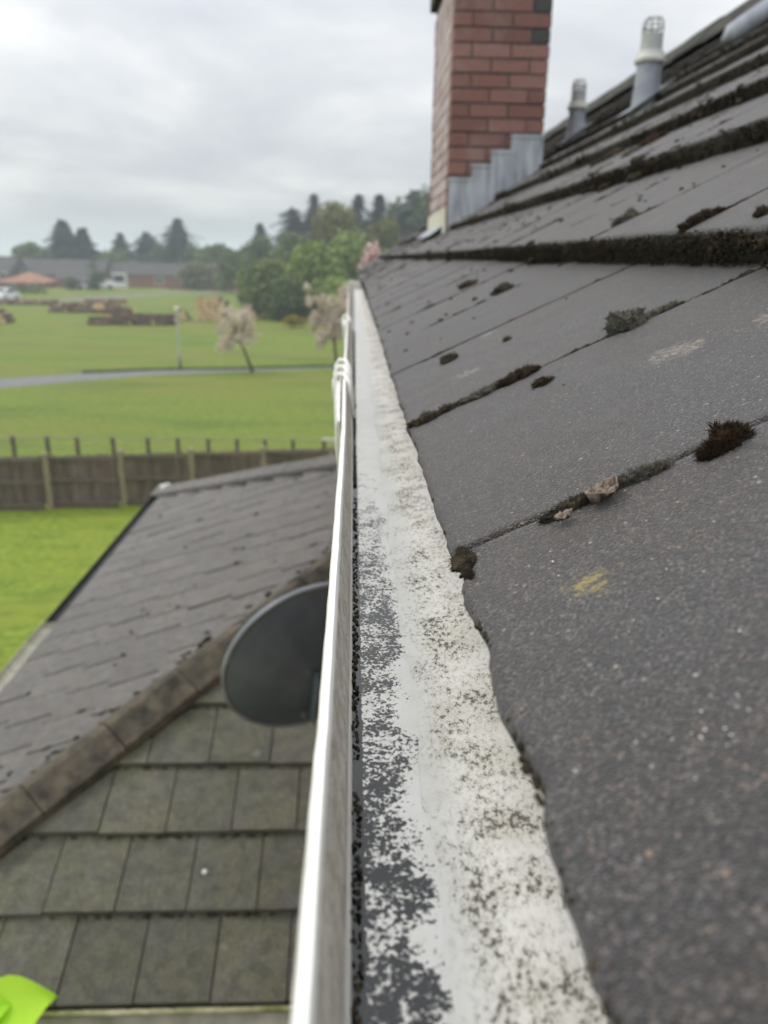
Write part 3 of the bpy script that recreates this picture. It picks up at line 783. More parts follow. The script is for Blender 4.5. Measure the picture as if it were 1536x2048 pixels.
MB_, MG_, MD_ = MT['moss_brown'], MT['moss_grey'], MT['moss']
clump(0, .128, .321, .0068, .0050, .0075, MB_, 'large bushy dark brown moss clump on the nearest tile joint', 2600, 3, .0026, [(.007, .002, .75), (-.006, -.002, .6)])
clump(0, .062, .327, .011, .004, .0035, MD_, 'flat dark moss strip beside the dry curled leaf', 1500, 3, .0018, [(-.012, -.002, .6), (.010, .001, .8)])
clump(0, .090, .3275, .009, .003, .0035, MG_, 'greenish moss tuft just above the dry curled leaf', 1200, 3, .0022, [(.008, 0, .7)])
clump(0, .192, .622, .015, .0125, .0125, MG_, 'round grey moss cushion with pale rim on the second tile joint', 5000, 3, .0009)
clump(0, .212, .627, .015, .0045, .0035, MG_, 'thin grey moss tail trailing up from the round cushion', 900, 3, .0014, [(.014, 0, .8)])
clump(0, .097, .614, .011, .007, .006, MB_, 'rusty brown moss lump in the middle of the second tile joint', 1600, 3, .0024, [(-.012, -.001, .7), (.009, .003, .7)])
clump(0, .066, .615, .013, .007, .0045, MG_, 'grey moss patch just below the rusty brown lump', 1500, 3, .0016, [(-.016, 0, .7)])
clump(0, .105, .566, .006, .006, .0035, MB_, 'small loose brown moss crumb lying clear of the joints', 700, 3, .0018)
clump(0, .064, .840, .009, .012, .005, MD_, 'flat dark moss disc beside the third tile joint', 900, 3, .0018)
clump(0, .016, .612, .015, .007, .005, MD_, 'dark moss where the second tile joint meets the eave edge', 1200, 3, .0018, [(.016, .001, .7)])
clump(0, .0022, .320, .0030, .0090, .0012, MD_, 'black moss filling the broken notch over the gutter', 2600, 3, .0010, [(.002, -.011, .7), (.003, .008, .8), (.006, .001, .6), (.003, -.016, .4)])
clump(0, .205, 1.235, .016, .017, .007, MD_, 'oval dark moss mound high on the eave course', 500, 3, .003)
clump(0, .195, 1.54, .018, .021, .008, MD_, 'dark moss mound further along the eave course, under the step', 500, 3, .003)
clump(0, .125, .803, .004, .005, .003, MD_, 'tiny dark moss dot alone on a bare tile', 250, 2, .0015)
clump(1, .060, 1.064, .012, .008, .008, MG_, 'long grey moss hump on a joint of the second course', 1500, 3, .0018, [(-.016, .001, .65)])
clump(1, .018, .763, .010, .0055, .0075, MB_, 'olive ragged moss bank at the front edge of the second course', 2400, 3, .0018, [(.011, 0, .8), (-.010, -.002, .8), (.021, 0, .5)])
clump(1, .285, 1.84, .018, .018, .009, MD_, 'dark oblong moss pad near the top of the second course', 500, 3, .003)
clump(1, .022, .650, .005, .005, .004, MD_, 'small dark crumb of moss near the front edge of second course', 500, 3, .002)
clump(2, .225, 2.17, .028, .022, .013, MB_, 'broad brown moss hummock on the third course', 800, 3, .004, [(.035, .02, .8)])
clump(2, .150, 2.10, .022, .016, .010, MG_, 'olive grey moss hummock below the broad brown one', 600, 3, .003)
clump(2, .235, 2.50, .035, .024, .013, MD_, 'dark moss heap on the third course toward the chimney', 600, 3, .004, [(-.04, .02, .8)])
clump(2, -.003, .985, .011, .020, .012, MB_, 'brown moss mat hanging over the front edge of the third course', 2000, 3, .003, [(.008, .02, .8), (-.004, -.02, .8), (-.003, .004, .9)])
# dry leaf caught in the moss
def dry_leaf(k, u, y, s, lab, rot, curl):
    b = MB(); a = FR[k][1]; V = []; F = []; n = 10
    for i in range(n + 1):
        t = i / n; w = .42 * math.sin(math.pi * (t ** .8)) + .02
        for q in range(7):
            e = (q / 6 - .5) * 2; lx = (t - .5); ly = e * w * (1 + .18 * nz(t * 9, e * 4, s * 900))
            lz = curl * (e * e * .5 + (t - .5) ** 2 * 1.4) + .17 * nz(t * 9, e * 5, 5) + .06 * nz(t * 25, e * 12, 2) + .08 * abs(e)
            x = (lx * math.cos(rot) - ly * math.sin(rot)) * s; yy = (lx * math.sin(rot) + ly * math.cos(rot)) * s
            V.append(on_roof(k, u + x, y + yy, .0022 + lz * s))
    for i in range(n):
        for q in range(6): F.append((i * 7 + q, i * 7 + q + 1, i * 7 + q + 8, i * 7 + q + 7))
    b.add(V, F); o = b.build('leaf', MT['deadleaf'], None, True)
    md = o.modifiers.new('thickness', 'SOLIDIFY'); md.thickness = .0003
    tag(o, lab, 'leaf')
dry_leaf(0, .0735, .3195, .0185, 'dry curled brown leaf caught in the moss of the nearest tile joint', .55, .30)
dry_leaf(0, .0530, .3145, .009, 'small pale leaf scrap lying below the curled leaf', .2, .3)
# shiny grit
b = MB()
for i in range(26):
    u, y = (random.gauss(.060, .012), random.gauss(.166, .006)) if i < 12 else (random.uniform(.02, .11), random.uniform(.13, .30))
    s = random.uniform(.0003, .00055); lump(b, on_roof(0, u, y, s * .6), s, s, s, 0, i, 1, .2)
g = b.build('quartz_grit', MT['grit'], None, True); tag(g, 'shiny pale quartz grains washed loose on the nearest tiles', 'grit', None, 'stuff')

# ------------------------------------------------------------------ LEAN-TO with hipped roof below the gutter
lean = empty('lean_to', (-1.0, 5.6, 0), 'single storey lean-to with mossy hipped tile roof below the main gutter', 'extension')
EX, EY0, EY1, WX, EZ, SL = -2.30, 2.20, 9.10, 0.20, H - 2.76, 0.437
sa_ = math.atan(SL); cs, sn = math.cos(sa_), math.sin(sa_)
def tile_face(P0, e, s, rows, x_start, ncols, w, gauge, planes, half, gap, first=0.0):
    """P0 eave point, e along the eave, s up the slope (unit vectors)"""
    n = np.cross(e, s); n = n if n[2] > 0 else -n
    b = MB()
    for r in range(rows):
        for c in range(ncols):
            o = x_start + c * w + (half if r % 2 else 0)
            q = lambda a, u, h: P0 + e * a + s * u + n * h
            a0, a1, u0, u1 = o + gap / 2, o + w - gap / 2, r * gauge + first + random.uniform(-.004, .004), (r + 1) * gauge + .03 + first
            l = random.uniform(-.003, .003); tl = random.uniform(-.003, .003)
            hs = (.018 + l, .018 + l + tl, -.014 + l)
            V = [q(a0, u0, hs[0]), q(a1, u0, hs[1]), q(a1, u1, hs[2]), q(a0, u1, hs[2]), q(a0, u0, hs[0] - .028), q(a1, u0, hs[1] - .028), q(a1, u1, hs[2] - .025), q(a0, u1, hs[2] - .025)]
            b.add(V, [(0, 1, 2, 3), (0, 4, 5, 1), (1, 5, 6, 2), (2, 6, 7, 3), (3, 7, 4, 0), (7, 6, 5, 4)], random.random())
    me = b.mesh('roof_slope'); bm = bmesh.new(); bm.from_mesh(me)
    for co, no in planes:
        bmesh.ops.bisect_plane(bm, geom=bm.verts[:] + bm.edges[:] + bm.faces[:], plane_co=co, plane_no=no, clear_outer=True)
    bmesh.ops.recalc_face_normals(bm, faces=bm.faces[:])
    bm.to_mesh(me); bm.free()
    return me
r2 = math.sqrt(.5)
# near face B, eave along x
near = link('near_roof_slope', tile_face(np.array([0, 2.247, H - 2.741]), np.array([1., 0, 0]), np.array([0, cs, sn]), 8, -2.61 + .0015, 11, .2945, .31 / cs,
     [((EX, EY0, 0), (-r2, r2, 0)), ((WX, 0, 0), (1, 0, 0))], .1472 , .007), MT['algae_tile'], lean)
side = link('side_roof_slope', tile_face(np.array([EX - .02, 0, EZ - .01]), np.array([0, 1., 0]), np.array([cs, 0, sn]), 9, 2.0, 26, .2945, .31 / cs,
     [((EX, EY0, 0), (r2, -r2, 0)), ((EX, EY1, 0), (r2, r2, 0)), ((WX, 0, 0), (1, 0, 0))], .1472, .016), MT['low_tile'], lean)
link('far_end_slope', tile_face(np.array([0, EY1 - .04, H - 2.741]), np.array([1., 0, 0]), np.array([0, -cs, sn]), 8, -2.61, 11, .2945, .31 / cs,
     [((EX, EY1, 0), (-r2, -r2, 0)), ((WX, 0, 0), (1, 0, 0))], .1472, .007), MT['algae_tile'], lean)
# dark felt under the tiles
b = MB(); zt = EZ + SL * (WX - EX)
d_ = -.026
b.add([(EX + .06, EY0 + .07, EZ + d_ + .03), (WX, EY0 + .07, EZ + d_ + .03), (WX, EY0 + 2.5, zt + d_), (WX, EY1 - 2.5, zt + d_), (WX, EY1 - .07, EZ + d_ + .03), (EX + .06, EY1 - .07, EZ + d_ + .03)], [(0, 1, 2), (0, 2, 3, 5), (5, 3, 4)])
b.build('felt', MT['under'], lean)
def hip_cap(p, q, seg=.44):
    b = MB(); p = np.array(p, float); q = np.array(q, float); d = q - p; L = np.linalg.norm(d); d /= L
    h = np.cross(d, [0, 0, 1.]); h /= np.linalg.norm(h); n = np.cross(h, d)
    i = 0; t = -.12
    while t < L:
        t2 = min(t + seg, L); lift = .0 + random.uniform(-.004, .004)
        pr = [(-.142, -.052), (-.138, -.010), (-.018, .066), (.018, .066), (.138, -.010), (.142, -.052), (.120, -.048), (0, .05), (-.120, -.048)]
        ts = [t + .003, t + .035, t + .04, t2 - .003]
        V = []; m = len(pr)
        for k, tt in enumerate(ts):
            up1 = .002 if k < 2 else 0
            for x, z in pr:
                s = p + d * tt + h * x + n * (z + lift + up1 + .004 * nz(tt * 6, x * 20, z * 20)); V.append(s)
        F = [(r * m + k, r * m + k + 1, (r + 1) * m + k + 1, (r + 1) * m + k) for r in range(3) for k in range(m - 1)] + [(r * m + m - 1, r * m, (r + 1) * m, (r + 1) * m + m - 1) for r in range(3)] + [tuple(range(m)), tuple(3 * m + k for k in range(m - 1, -1, -1))]
        b.add(V, F, random.random()); t = t2
    return b
hip_cap((EX, EY0, EZ + .025), (WX, EY0 + 2.5, zt + .025)).build('hip_capping', MT['hip'], lean)
hip_cap((EX, EY1, EZ + .025), (WX, EY1 - 2.5, zt + .025)).build('hip_capping', MT['low_tile'], lean)
b = MB(); lump(b, (EX + .02, EY1 - .02, EZ + .07), .09, .09, .05, 0, 3, 2, .3); b.build('hip_end', MT['cream'], lean, True)
# lead where the roof meets the wall
b = MB(); b.box((WX - .012, EY0 + .1, zt - .02), (WX - .002, EY1 - .1, zt + .12)); b.build('wall_flashing', MT['lead'], lean)
b = MB(); b.box((EX + .16, EY0 + .22, 0), (WX + .005, EY1 - .22, EZ - .10)); b.build('wall', MT['hbrick'], lean)
b = MB(); b.box((EX + .08, EY0 + .10, EZ - .16), (WX, EY0 + .12, EZ - .045)); b.box((EX + .06, EY0 + .12, EZ - .16), (EX + .08, EY1 - .12, EZ - .045)); b.build('fascia', MT['black_plastic'], lean)
def half_gutter(p, q, mat, name, r=.056, lipc=0.0):
    b = MB(); p = np.array(p, float); q = np.array(q, float); d = q - p; L = np.linalg.norm(d); d /= L; h = np.cross(d, [0, 0, 1.])
    n = 13; ts = np.linspace(0, L, 30); V = []; F = []
    prof = [(r * math.cos(math.pi + math.pi * i / n), r * math.sin(math.pi + math.pi * i / n)) for i in range(n + 1)]
    prof = [(-r - .004, .002), (-r - .003, .008), (-r + .002, .008)] + prof[0:] + [(r - .002, .008), (r + .003, .008), (r + .004, .002)] + [((r + .003) * math.cos(-math.pi * i / n), (r + .003) * math.sin(-math.pi * i / n)) for i in range(1, n)]
    m = len(prof)
    for t in ts:
        for x, z in prof: V.append(p + d * t + h * x + np.array([0, 0, z]))
    for i in range(len(ts) - 1):
        for k in range(m): F.append((i * m + k, i * m + (k + 1) % m, (i + 1) * m + (k + 1) % m, (i + 1) * m + k))
    b.add(V, F); b.add([p + h * x + np.array([0, 0, z]) for x, z in prof[3:n + 4]], [tuple(range(n + 1))]); b.add([q + h * x + np.array([0, 0, z]) for x, z in prof[3:n + 4]], [tuple(range(n, -1, -1))])
    return b.build(name, mat, lean, True)
MT['old_gutter'] = mat_noise('weathered_gutter', (0.24, 0.24, 0.18), (0.52, 0.50, 0.42), 5, 0.6, 0.1, 0.002, 5)
half_gutter((WX - .02, EY0 - .012, EZ - .004), (EX - .06, EY0 - .012, EZ - .004), MT['old_gutter'], 'gutter')
MT['edge_algae'] = mat_noise('algae_edge', (0.10, 0.12, 0.015), (0.48, 0.44, 0.30), 6, 0.8, 0.2, 0.003, 6)
b = MB(); b.box((EX + .3, EY0 + .012, EZ + .008), (WX - .02, EY0 + .030, EZ + .020)); b.build('eave_strip', MT['edge_algae'], lean)
half_gutter((EX - .085, EY0 - .06, EZ - .012), (EX - .085, 5.6, EZ - .012), MT['old_gutter'], 'gutter')
half_gutter((EX - .080, 5.62, EZ - .020), (EX - .080, EY1, EZ - .020), MT['black_plastic'], 'gutter')
# leaf litter and moss on the lean-to
b = MB()
for i in range(230):
    X = EX + .1 + 2.3 * random.random(); Y = EY0 + (EY1 - EY0) * random.random()
    if Y - EY0 < X - EX + .12 or EY1 - Y < X - EX + .12: continue
    if random.random() < .55: Y = 2.0 + .2945 * round((Y - 2.0) / .2945)
    s = random.uniform(.006, .015) * (1.5 if (abs(Y - EY0 - (X - EX)) < .8) else 1)
    lump(b, (X, Y, EZ + SL * (X - EX) + .002), s * 1.6, s * .7, s * .5, sa_, i, 1, .5)
for i in range(110):      # thick on the strip above the hip
    t = random.random() ** .8 * 2.2 + .2; o = random.uniform(.10, .45)
    s = random.uniform(.008, .020); lump(b, (EX + t, EY0 + t + o, EZ + SL * t + .006), s * 1.5, s, s * .5, sa_, i, 1, .5)
for i in range(260):
    Y = EY0 + .05 + 2.2 * random.random(); k = round((Y - 2.247) / .31); Y = 2.247 + .31 * k - .006; X = EX + (Y - EY0) + .15 + 2.2 * random.random()
    if X > .1 or Y < 2.2: continue
    s = random.uniform(.006, .014); lump(b, (X, Y, EZ + SL * (Y - EY0) - .012), s * 1.6, s * .8, s * .7, 0, i, 1, .5)
o = b.build('lean_to_moss', MT['moss'], None, True); tag(o, 'dark moss crumbs along the tile rows of the lean-to roof', 'moss', None, 'stuff')
b = MB(); lump(b, (-.63, 2.665, H - 2.50), .011, .011, .009, 0, 4, 2, .25); o = b.build('pebble', MT['white_paint'], None, True); tag(o, 'small white pebble lying on the near slope of the lean-to', 'pebble')
b = MB(); lump(b, (-.40, 2.155, EZ - .10), .013, .013, .012, 0, 9, 2, .25); o = b.build('pebble', MT['white_paint'], None, True); tag(o, 'small white pebble lying in the lean-to gutter', 'pebble')

# ------------------------------------------------------------------ satellite dish
dish = empty('satellite_dish', (0.2, 2.9, H - 1.65), 'charcoal oval satellite dish with grey rim bracketed to the wall, seen from behind', 'satellite dish')
az, el, rad = .43, -.27, .355
nb = np.array([math.sin(az) * math.cos(el), -math.cos(az) * math.cos(el), math.sin(el)])    # out of the back
e1 = np.cross(nb, [0, 0, 1.]); e1 /= np.linalg.norm(e1); e2 = np.cross(e1, nb); e2 = e2 if e2[2] > 0 else -e2
DC = np.array([-.155, 2.7, H - 1.500])
def dp(u, v, w): return DC + e1 * u + e2 * v + nb * w
b = MB(); V = []; F = []; nr, ns = 14, 72
dep = .062
for sgn, off_ in ((0, 0), (1, -.006)):
    base = len(V)
    for i in range(nr + 1):
        r = rad * (i / nr)
        for k in range(ns):
            q = 2 * math.pi * k / ns; V.append(dp(r * math.cos(q), r * math.sin(q) * 1.0, dep * (1 - (r / rad) ** 2) + off_))
    for i in range(nr):
        for k in range(ns):
            f = (base + i * ns + k, base + i * ns + (k + 1) % ns, base + (i + 1) * ns + (k + 1) % ns, base + (i + 1) * ns + k)
            F.append(f if sgn else f[::-1])
b.add(V, F); b.build('reflector', MT['charcoal'], dish, True)
b = MB(); prf = [(rad - .004, .004), (rad + .010, .003), (rad + .013, -.004), (rad + .010, -.016), (rad - .004, -.016)]
V = []; F = []; m = len(prf)
for k in range(ns):
    q = 2 * math.pi * k / ns
    for r, w in prf: V.append(dp(r * math.cos(q), r * math.sin(q), w))
for k in range(ns):
    for i in range(m): F.append((k * m + i, k * m + (i + 1) % m, ((k + 1) % ns) * m + (i + 1) % m, ((k + 1) % ns) * m + i))
b.add(V, F); b.build('rim', MT['rim'], dish, True)
def obox(b, c, ax, half):
    V = [];
    for sx in (-1, 1):
        for sy in (-1, 1):
            for sz in (-1, 1): V.append(np.array(c) + ax[0] * half[0] * sx + ax[1] * half[1] * sy + ax[2] * half[2] * sz)
    b.add(V, [(0, 1, 3, 2), (4, 6, 7, 5), (0, 4, 5, 1), (2, 3, 7, 6), (0, 2, 6, 4), (1, 5, 7, 3)])
b = MB(); AXD = (e1, e2, nb)
su = 1 if e1[0] > 0 else -1
bu = -.012
obox(b, dp(bu, -.12, .085), AXD, (.035, .125, .004)); obox(b, dp(bu - .033 * su, -.12, .10), AXD, (.003, .125, .022)); obox(b, dp(bu + .033 * su, -.12, .10), AXD, (.003, .125, .022))
mb = b.build('mount_bracket', MT['charcoal'], dish)
for (u_, v_) in ((-.062, .012), (-.055, -.235), (.030, .012), (.030, -.235)):
    b = MB(); c0 = dp(bu + u_ * su, v_, .050); c1 = dp(bu + u_ * su, v_, .092 if u_ > 0 else .078); b.tube([c0, c1], .0085, 6); link('bolt', b.mesh('bolt'), MT['galv'], dish)
b = MB(); b.tube([dp(bu, -.12, .11), np.array([.02, 2.62, H - 1.66]), np.array([.10, 2.70, H - 1.70]), np.array([.20, 2.74, H - 1.70])], .019, 12); b.build('wall_arm', MT['galv'], dish, True)
b = MB(); b.box((.192, 2.66, H - 1.80), (.199, 2.82, H - 1.60)); b.build('wall_plate', MT['galv'], dish)
b = MB(); b.tube([dp(0, -rad + .02, .0), dp(0, -rad - .03, -.15), dp(0, -rad * .75, -.42)], .011, 8); b.build('feed_arm', MT['charcoal'], dish, True)
b = MB(); b.tube([dp(0, -rad * .78, -.40), dp(0, -rad * .55, -.36)], [.026, .032], 14); b.build('receiver_head', MT['ltgrey'], dish, True)

# long grass left uncut along the far edge of the path
b = MB(); pe = [(-12.9, 37.3), (-9.9, 38.5), (-5.2, 39.4), (-.9, 40.6), (6, 41.9), (12, 43.3)]
for i in range(5200):
    q = random.randrange(5); u = random.random(); x = pe[q][0] + (pe[q + 1][0] - pe[q][0]) * u; y = pe[q][1] + (pe[q + 1][1] - pe[q][1]) * u + abs(random.gauss(0, .16))
    h = random.uniform(.04, .15); a = random.random() * 6.3; w = .02
    b.add([(x - w * math.cos(a), y - w * math.sin(a), 0), (x + w * math.cos(a), y + w * math.sin(a), 0), (x + random.gauss(0, .05), y + random.gauss(0, .05), h)], [(0, 1, 2)], random.random())
o = b.build('long_grass', MT['leaf_dark']); tag(o, 'strip of longer dark grass along the far edge of the path', 'grass', None, 'stuff')

# ------------------------------------------------------------------ garden fences
def fy(x): return 16.8 + .13 * (x + 5.2)
gf = empty('garden_fence', (-5, fy(-5), 0), 'brown close boarded timber fence with pale posts along the lawn', 'fence')
px_ = [-8.25 - 1.53 * i for i in range(4, 0, -1)] + [-8.25, -6.72, -5.157, -3.642, -2.05, -.50, 1.05, 2.6]
for i, x in enumerate(px_):
    b = MB(); y = fy(x); zt_ = 1.255 + random.uniform(-.015, .02)
    b.add([(x - .06, y - .06, 0), (x + .06, y - .06, 0), (x + .06, y + .06, 0), (x - .06, y + .06, 0), (x - .06, y - .06, zt_), (x + .06, y - .06, zt_), (x + .06, y + .06, zt_), (x - .06, y + .06, zt_), (x, y, zt_ + .035)],
          [(0, 1, 5, 4), (1, 2, 6, 5), (2, 3, 7, 6), (3, 0, 4, 7), (4, 5, 8), (5, 6, 8), (6, 7, 8), (7, 4, 8)])
    link('post', b.mesh('post'), MT['post'], gf)
    if i + 1 < len(px_):
        x2 = px_[i + 1]; b = MB(); n = 13; w = (x2 - x - .13) / n
        for k in range(n):
            xa = x + .065 + k * w; ya = fy(xa) + .012 + (.012 if k % 2 else 0)
            b.box((xa, ya, .10), (xa + w * (1.04 if k % 2 == 0 else .98), ya + .014, 1.19 + random.uniform(-.012, .012)), random.random())
        for zz in (.10, .62, 1.12): b.box((x + .062, fy(x) - .035, zz), (x2 - .062, fy(x) + .004 + .13 * 0, zz + .07), .35)
        b.box((x + .061, fy(x) - .02, .004), (x2 - .061, fy(x) + .02, .12), .15)
        link('fence_panel', b.mesh('fence_panel'), MT['fence_wood'], gf)
wf = empty('wire_fence', (-4, 19.5, 0), 'low post and wire fence behind the timber fence', 'fence')
wx = [-8.653 - .85 * i for i in range(5, 0, -1)] + [-8.653, -7.796, -7.047, -6.141, -5.258, -4.499, -3.725, -2.986, -2.268, -1.551, -.752, .1, .9]
for x in wx:
    b = MB(); h = .98 - .010 * (x + 8.6) * .5; b.box((x - .045, 19.45, 0), (x + .045, 19.54, h)); link('post', b.mesh('post'), MT['darkpost'], wf)
for zz in (.95, .72, .45):
    b = MB(); b.tube([(wx[0], 19.44, zz), (-4, 19.44, zz - .02), (wx[-1], 19.44, zz - .03)], .006 if zz < .9 else .011, 6); link('wire', b.mesh('wire'), MT['wire'], wf)
b = MB(); b.box((-.80, 19.40, .925), (.35, 19.44, .985)); b.build('white_rail', MT['white_paint'], wf)

# ------------------------------------------------------------------ lamp post and young trees
MT['lampgrey'] = mat_noise('lamp_paint', (0.22, 0.25, 0.23), (0.30, 0.33, 0.31), 3, 0.6, 0)
lp = empty('lamp_post', (-8.63, 39.1, 0), 'slim pale grey lamp post standing beside the path', 'lamp post')
b = MB(); b.tube([(-8.63, 39.1, 0), (-8.63, 39.1, .72), (-8.63, 39.1, .76), (-8.63, 39.1, 2.85)], [.085, .08, .048, .042], 12); b.build('column', MT['lampgrey'], lp, True)
b = MB(); b.lathe([(.04, 0), (.10, .03), (.12, .12), (.08, .16), (.02, .18)], 14, (-8.63, 39.1, 2.84)); b.build('lantern', MT['white_plastic'], lp, True)

def leaves(b, centres, radii, count, size, flat=.8, sag=0.0, drop=0):
    """leaf clusters scattered through several crown lobes"""
    cs_ = np.array(centres, float); rs = np.array(radii, float)
    wts = (rs.prod(axis=1) ** .75); wts /= wts.sum()
    pick = RNG.choice(len(cs_), count, p=wts)
    d = RNG.normal(size=(count, 3)); d /= np.linalg.norm(d, axis=1)[:, None]
    r = RNG.random(count) ** .38
    P = cs_[pick] + d * rs[pick] * r[:, None]
    nrm = d + RNG.normal(0, .7, (count, 3)); nrm /= np.linalg.norm(nrm, axis=1)[:, None]
    t1 = np.cross(nrm, RNG.normal(size=(count, 3))); t1 /= np.linalg.norm(t1, axis=1)[:, None]; t2 = np.cross(nrm, t1)
    s = size * RNG.uniform(.55, 1.35, count)
    t2[:, 2] -= sag
    tint = np.clip(.5 + .28 * RNG.normal(size=count) + .22 * np.sin(pick * 2.4), 0, 1)
    for i in range(count):
        q = P[i]; a = t1[i] * s[i]; c = t2[i] * s[i] * flat
        b.add([q - a * .5, q + c * .55 - a * .12, q + a * .5, q - c * .5 + a * .1], [(0, 1, 2, 3)], float(tint[i]))
def crown_lobes(x, y, z0, z1, w, n, rnd, d=None):
    L = []; Rr = []; h = z1 - z0; d = d or w
    for i in range(n):
        t = rnd.random(); zz = z0 + h * (.18 + .68 * t); k = math.sin(math.pi * min(1, .22 + .72 * t)) ** .8
        q = rnd.random() * 2 * math.pi; rr = w * .55 * k * rnd.random() ** .5
        L.append((x + rr * math.cos(q), y + rr * d / w * math.sin(q), zz)); s = rnd.uniform(.26, .46)
        Rr.append((w * s, d * s, h * s * .62))
    L.append((x, y, z0 + h * .86)); Rr.append((w * .3, d * .3, h * .16))
    return L, Rr
def trunk(b, x, y, h, r, rnd, limbs=5, spread=.5, w=1.0):
    pts = [(x, y, 0)]; 
    for i in range(1, 5): pts.append((x + rnd.uniform(-.03, .03) * h * i / 4, y + rnd.uniform(-.03, .03) * h * i / 4, h * i / 4 * .8))
    b.tube(pts, [r * (1 - .17 * i) for i in range(5)], 8)
    for i in range(limbs):
        p = pts[2 + i % 3]; q = rnd.random() * 2 * math.pi
        b.tube([p, (p[0] + w * spread * .5 * math.cos(q), p[1] + w * spread * .5 * math.sin(q), p[2] + h * .12), (p[0] + w * spread * math.cos(q), p[1] + w * spread * math.sin(q), p[2] + h * .22)], [r * .45, r * .3, r * .12], 6)
def broad_tree(x, y, h, w, mat, label, grp, seed, count=1500, size=.5, base=.18, name='tree', sag=0.0, cat='tree', d=None, lobes=14, bark='bark'):
    rnd = random.Random(seed)
    t = empty(name, (x, y, 0), label, cat, grp)
    b = MB(); trunk(b, x, y, h * .8, max(.05, h * .022), rnd, 6, .5, w); b.build('trunk', MT[bark], t, True)
    b = MB(); L, Rr = crown_lobes(x, y, h * base, h, w, lobes, rnd, d); leaves(b, L, Rr, count, size, .8, sag); b.build('crown', MT[mat], t)
    return t
def conifer(x, y, h, w, label, grp, seed, double=False, dens=1.0):
    rnd = random.Random(seed); pw, wf = rnd.uniform(.60, .84), rnd.uniform(1.0, 1.4)
    t = empty('conifer', (x, y, 0), label, 'tree', grp)
    b = MB(); b.tube([(x, y, 0), (x, y, h * .5), (x, y, h * .97)], [h * .022, h * .013, h * .003], 8); b.build('trunk', MT['bark'], t, True)
    b = MB(); tops = [(x, y, h, w)] if not double else [(x - w * .35, y, h, w * .72), (x + w * .45, y + .5, h * .86, w * .68)]
    for tx, ty, th, tw in tops:
        z = th * .08
        while z < th * .985:
            f = 1 - z / th; L = tw * 2.5 * wf * (f ** pw) * rnd.uniform(.70, 1.14) * (1 + .35 * mnoise.noise(Vector((z * .9, seed, 0)))) + .15
            nbr = int(8 + 10 * f)
            for i in range(nbr):
                q = rnd.random() * 2 * math.pi; l = L * rnd.uniform(.55, 1.12); dz = -l * rnd.uniform(.10, .35)
                dx, dy = math.cos(q), math.sin(q); n = 6 + int(7 * f)
                for k in range(n):
                    u = (k + rnd.random()) / n; c = np.array([tx + dx * l * u, ty + dy * l * u, z + dz * u * u + rnd.uniform(-.1, .1)])
                    s = rnd.uniform(.34, .70) * (w / 2.6) * (1.15 - .5 * u); sd = np.array([-dy, dx, 0]) * s * rnd.uniform(.6, 1.2); al = np.array([dx, dy, -.35 + rnd.uniform(-.3, .3)]) * s
                    b.add([c - al, c + sd - al * .2 + [0, 0, -.12], c + al, c - sd * .9 + al * .1 + [0, 0, -.16]], [(0, 1, 2, 3)], float(np.clip(rnd.gauss(.45, .25), 0, 1)))
            z += th * .027 / dens * rnd.uniform(.8, 1.2)
    b.build('crown', MT['needle'], t)
def sapling(x, y, h, w, lean_, label, mat, seed, count, base):
    rnd = random.Random(seed); t = empty('blossom_tree', (x, y, 0), label, 'tree', 'young blossom trees on the field')
    b = MB(); top = (x + lean_, y, h * .62)
    b.tube([(x, y, 0), (x + lean_ * .45, y, h * .30), top], [.085, .065, .04], 8)
    ends = []
    for i in range(16):
        q = rnd.random() * 2 * math.pi; l = w * rnd.uniform(.5, 1.0); e = (x + lean_ * 1.05 + l * math.cos(q), y + l * math.sin(q), h * base + h * (1 - base) * rnd.random() ** .9)
        p = (x + lean_ * .75, y, h * .44) if i % 2 else top
        b.tube([p, ((p[0] + e[0]) / 2, (p[1] + e[1]) / 2, (p[2] + e[2]) / 2 + .1), e], [.028, .018, .008], 5); ends.append(e)
    b.build('trunk', MT['bark'], t, True)
    b = MB(); L = []; Rr = []
    for e in ends:
        for k in range(6):
            u = rnd.uniform(.35, 1.1); c = [top[q] + (e[q] - top[q]) * u + rnd.gauss(0, .16) for q in range(3)]
            L.append(tuple(c)); s = rnd.uniform(.10, .30); Rr.append((s, s, s * 1.3))
    leaves(b, L, Rr, count, .115, .9, .2); b.build('crown', MT[mat], t)
sapling(-4.95, 38.3, 3.3, .95, -.75, 'young leaning blossom tree beyond the path, thin bare trunk and airy pale crown', 'blossom', 5, 1900, .30)
sapling(-.85, 40.4, 3.95, 1.25, -.25, 'fuller blossom tree partly hidden by the main gutter', 'blossom', 8, 6500, .22)

# ------------------------------------------------------------------ far trees and shrubs
CON = [(-57.9, 170, 11.8, 4.6, 'broad dark twin topped conifer beyond the houses, alone against the sky', True),
       (-36.1, 170, 12.8, 3.4, 'dark pointed conifer standing tall behind the brick house', False),
       (-50.8, 180, 9.6, 3.2, 'thin ragged conifer next to the broad twin topped one', False),
       (-43.9, 175, 9.8, 3.7, 'blunt topped dense conifer between the ragged and the pointed ones', False),
       (-17.0, 150, 11.2, 2.7, 'solitary conifer with airy tiers rising from the lower woodland', False),
       (-10.3, 140, 13.6, 3.1, 'shorter of the two tall dark conifers side by side', False),
       (-6.7, 141, 15.7, 2.9, 'taller of the two tall dark conifers side by side', False),
       (0.8, 130, 15.2, 2.5, 'sharp conifer spire behind the rounded olive tree', False),
       (5.1, 125, 14.4, 3.4, 'dark conifer closest to the chimney foot', True),
       (8.9, 120, 14.9, 3.4, 'dark conifer mostly hidden behind the chimney', False)]
for i, (x, y, h, w, l, dbl) in enumerate(CON): conifer(x, y, h, w, l, 'far conifers', 50 + i, dbl)
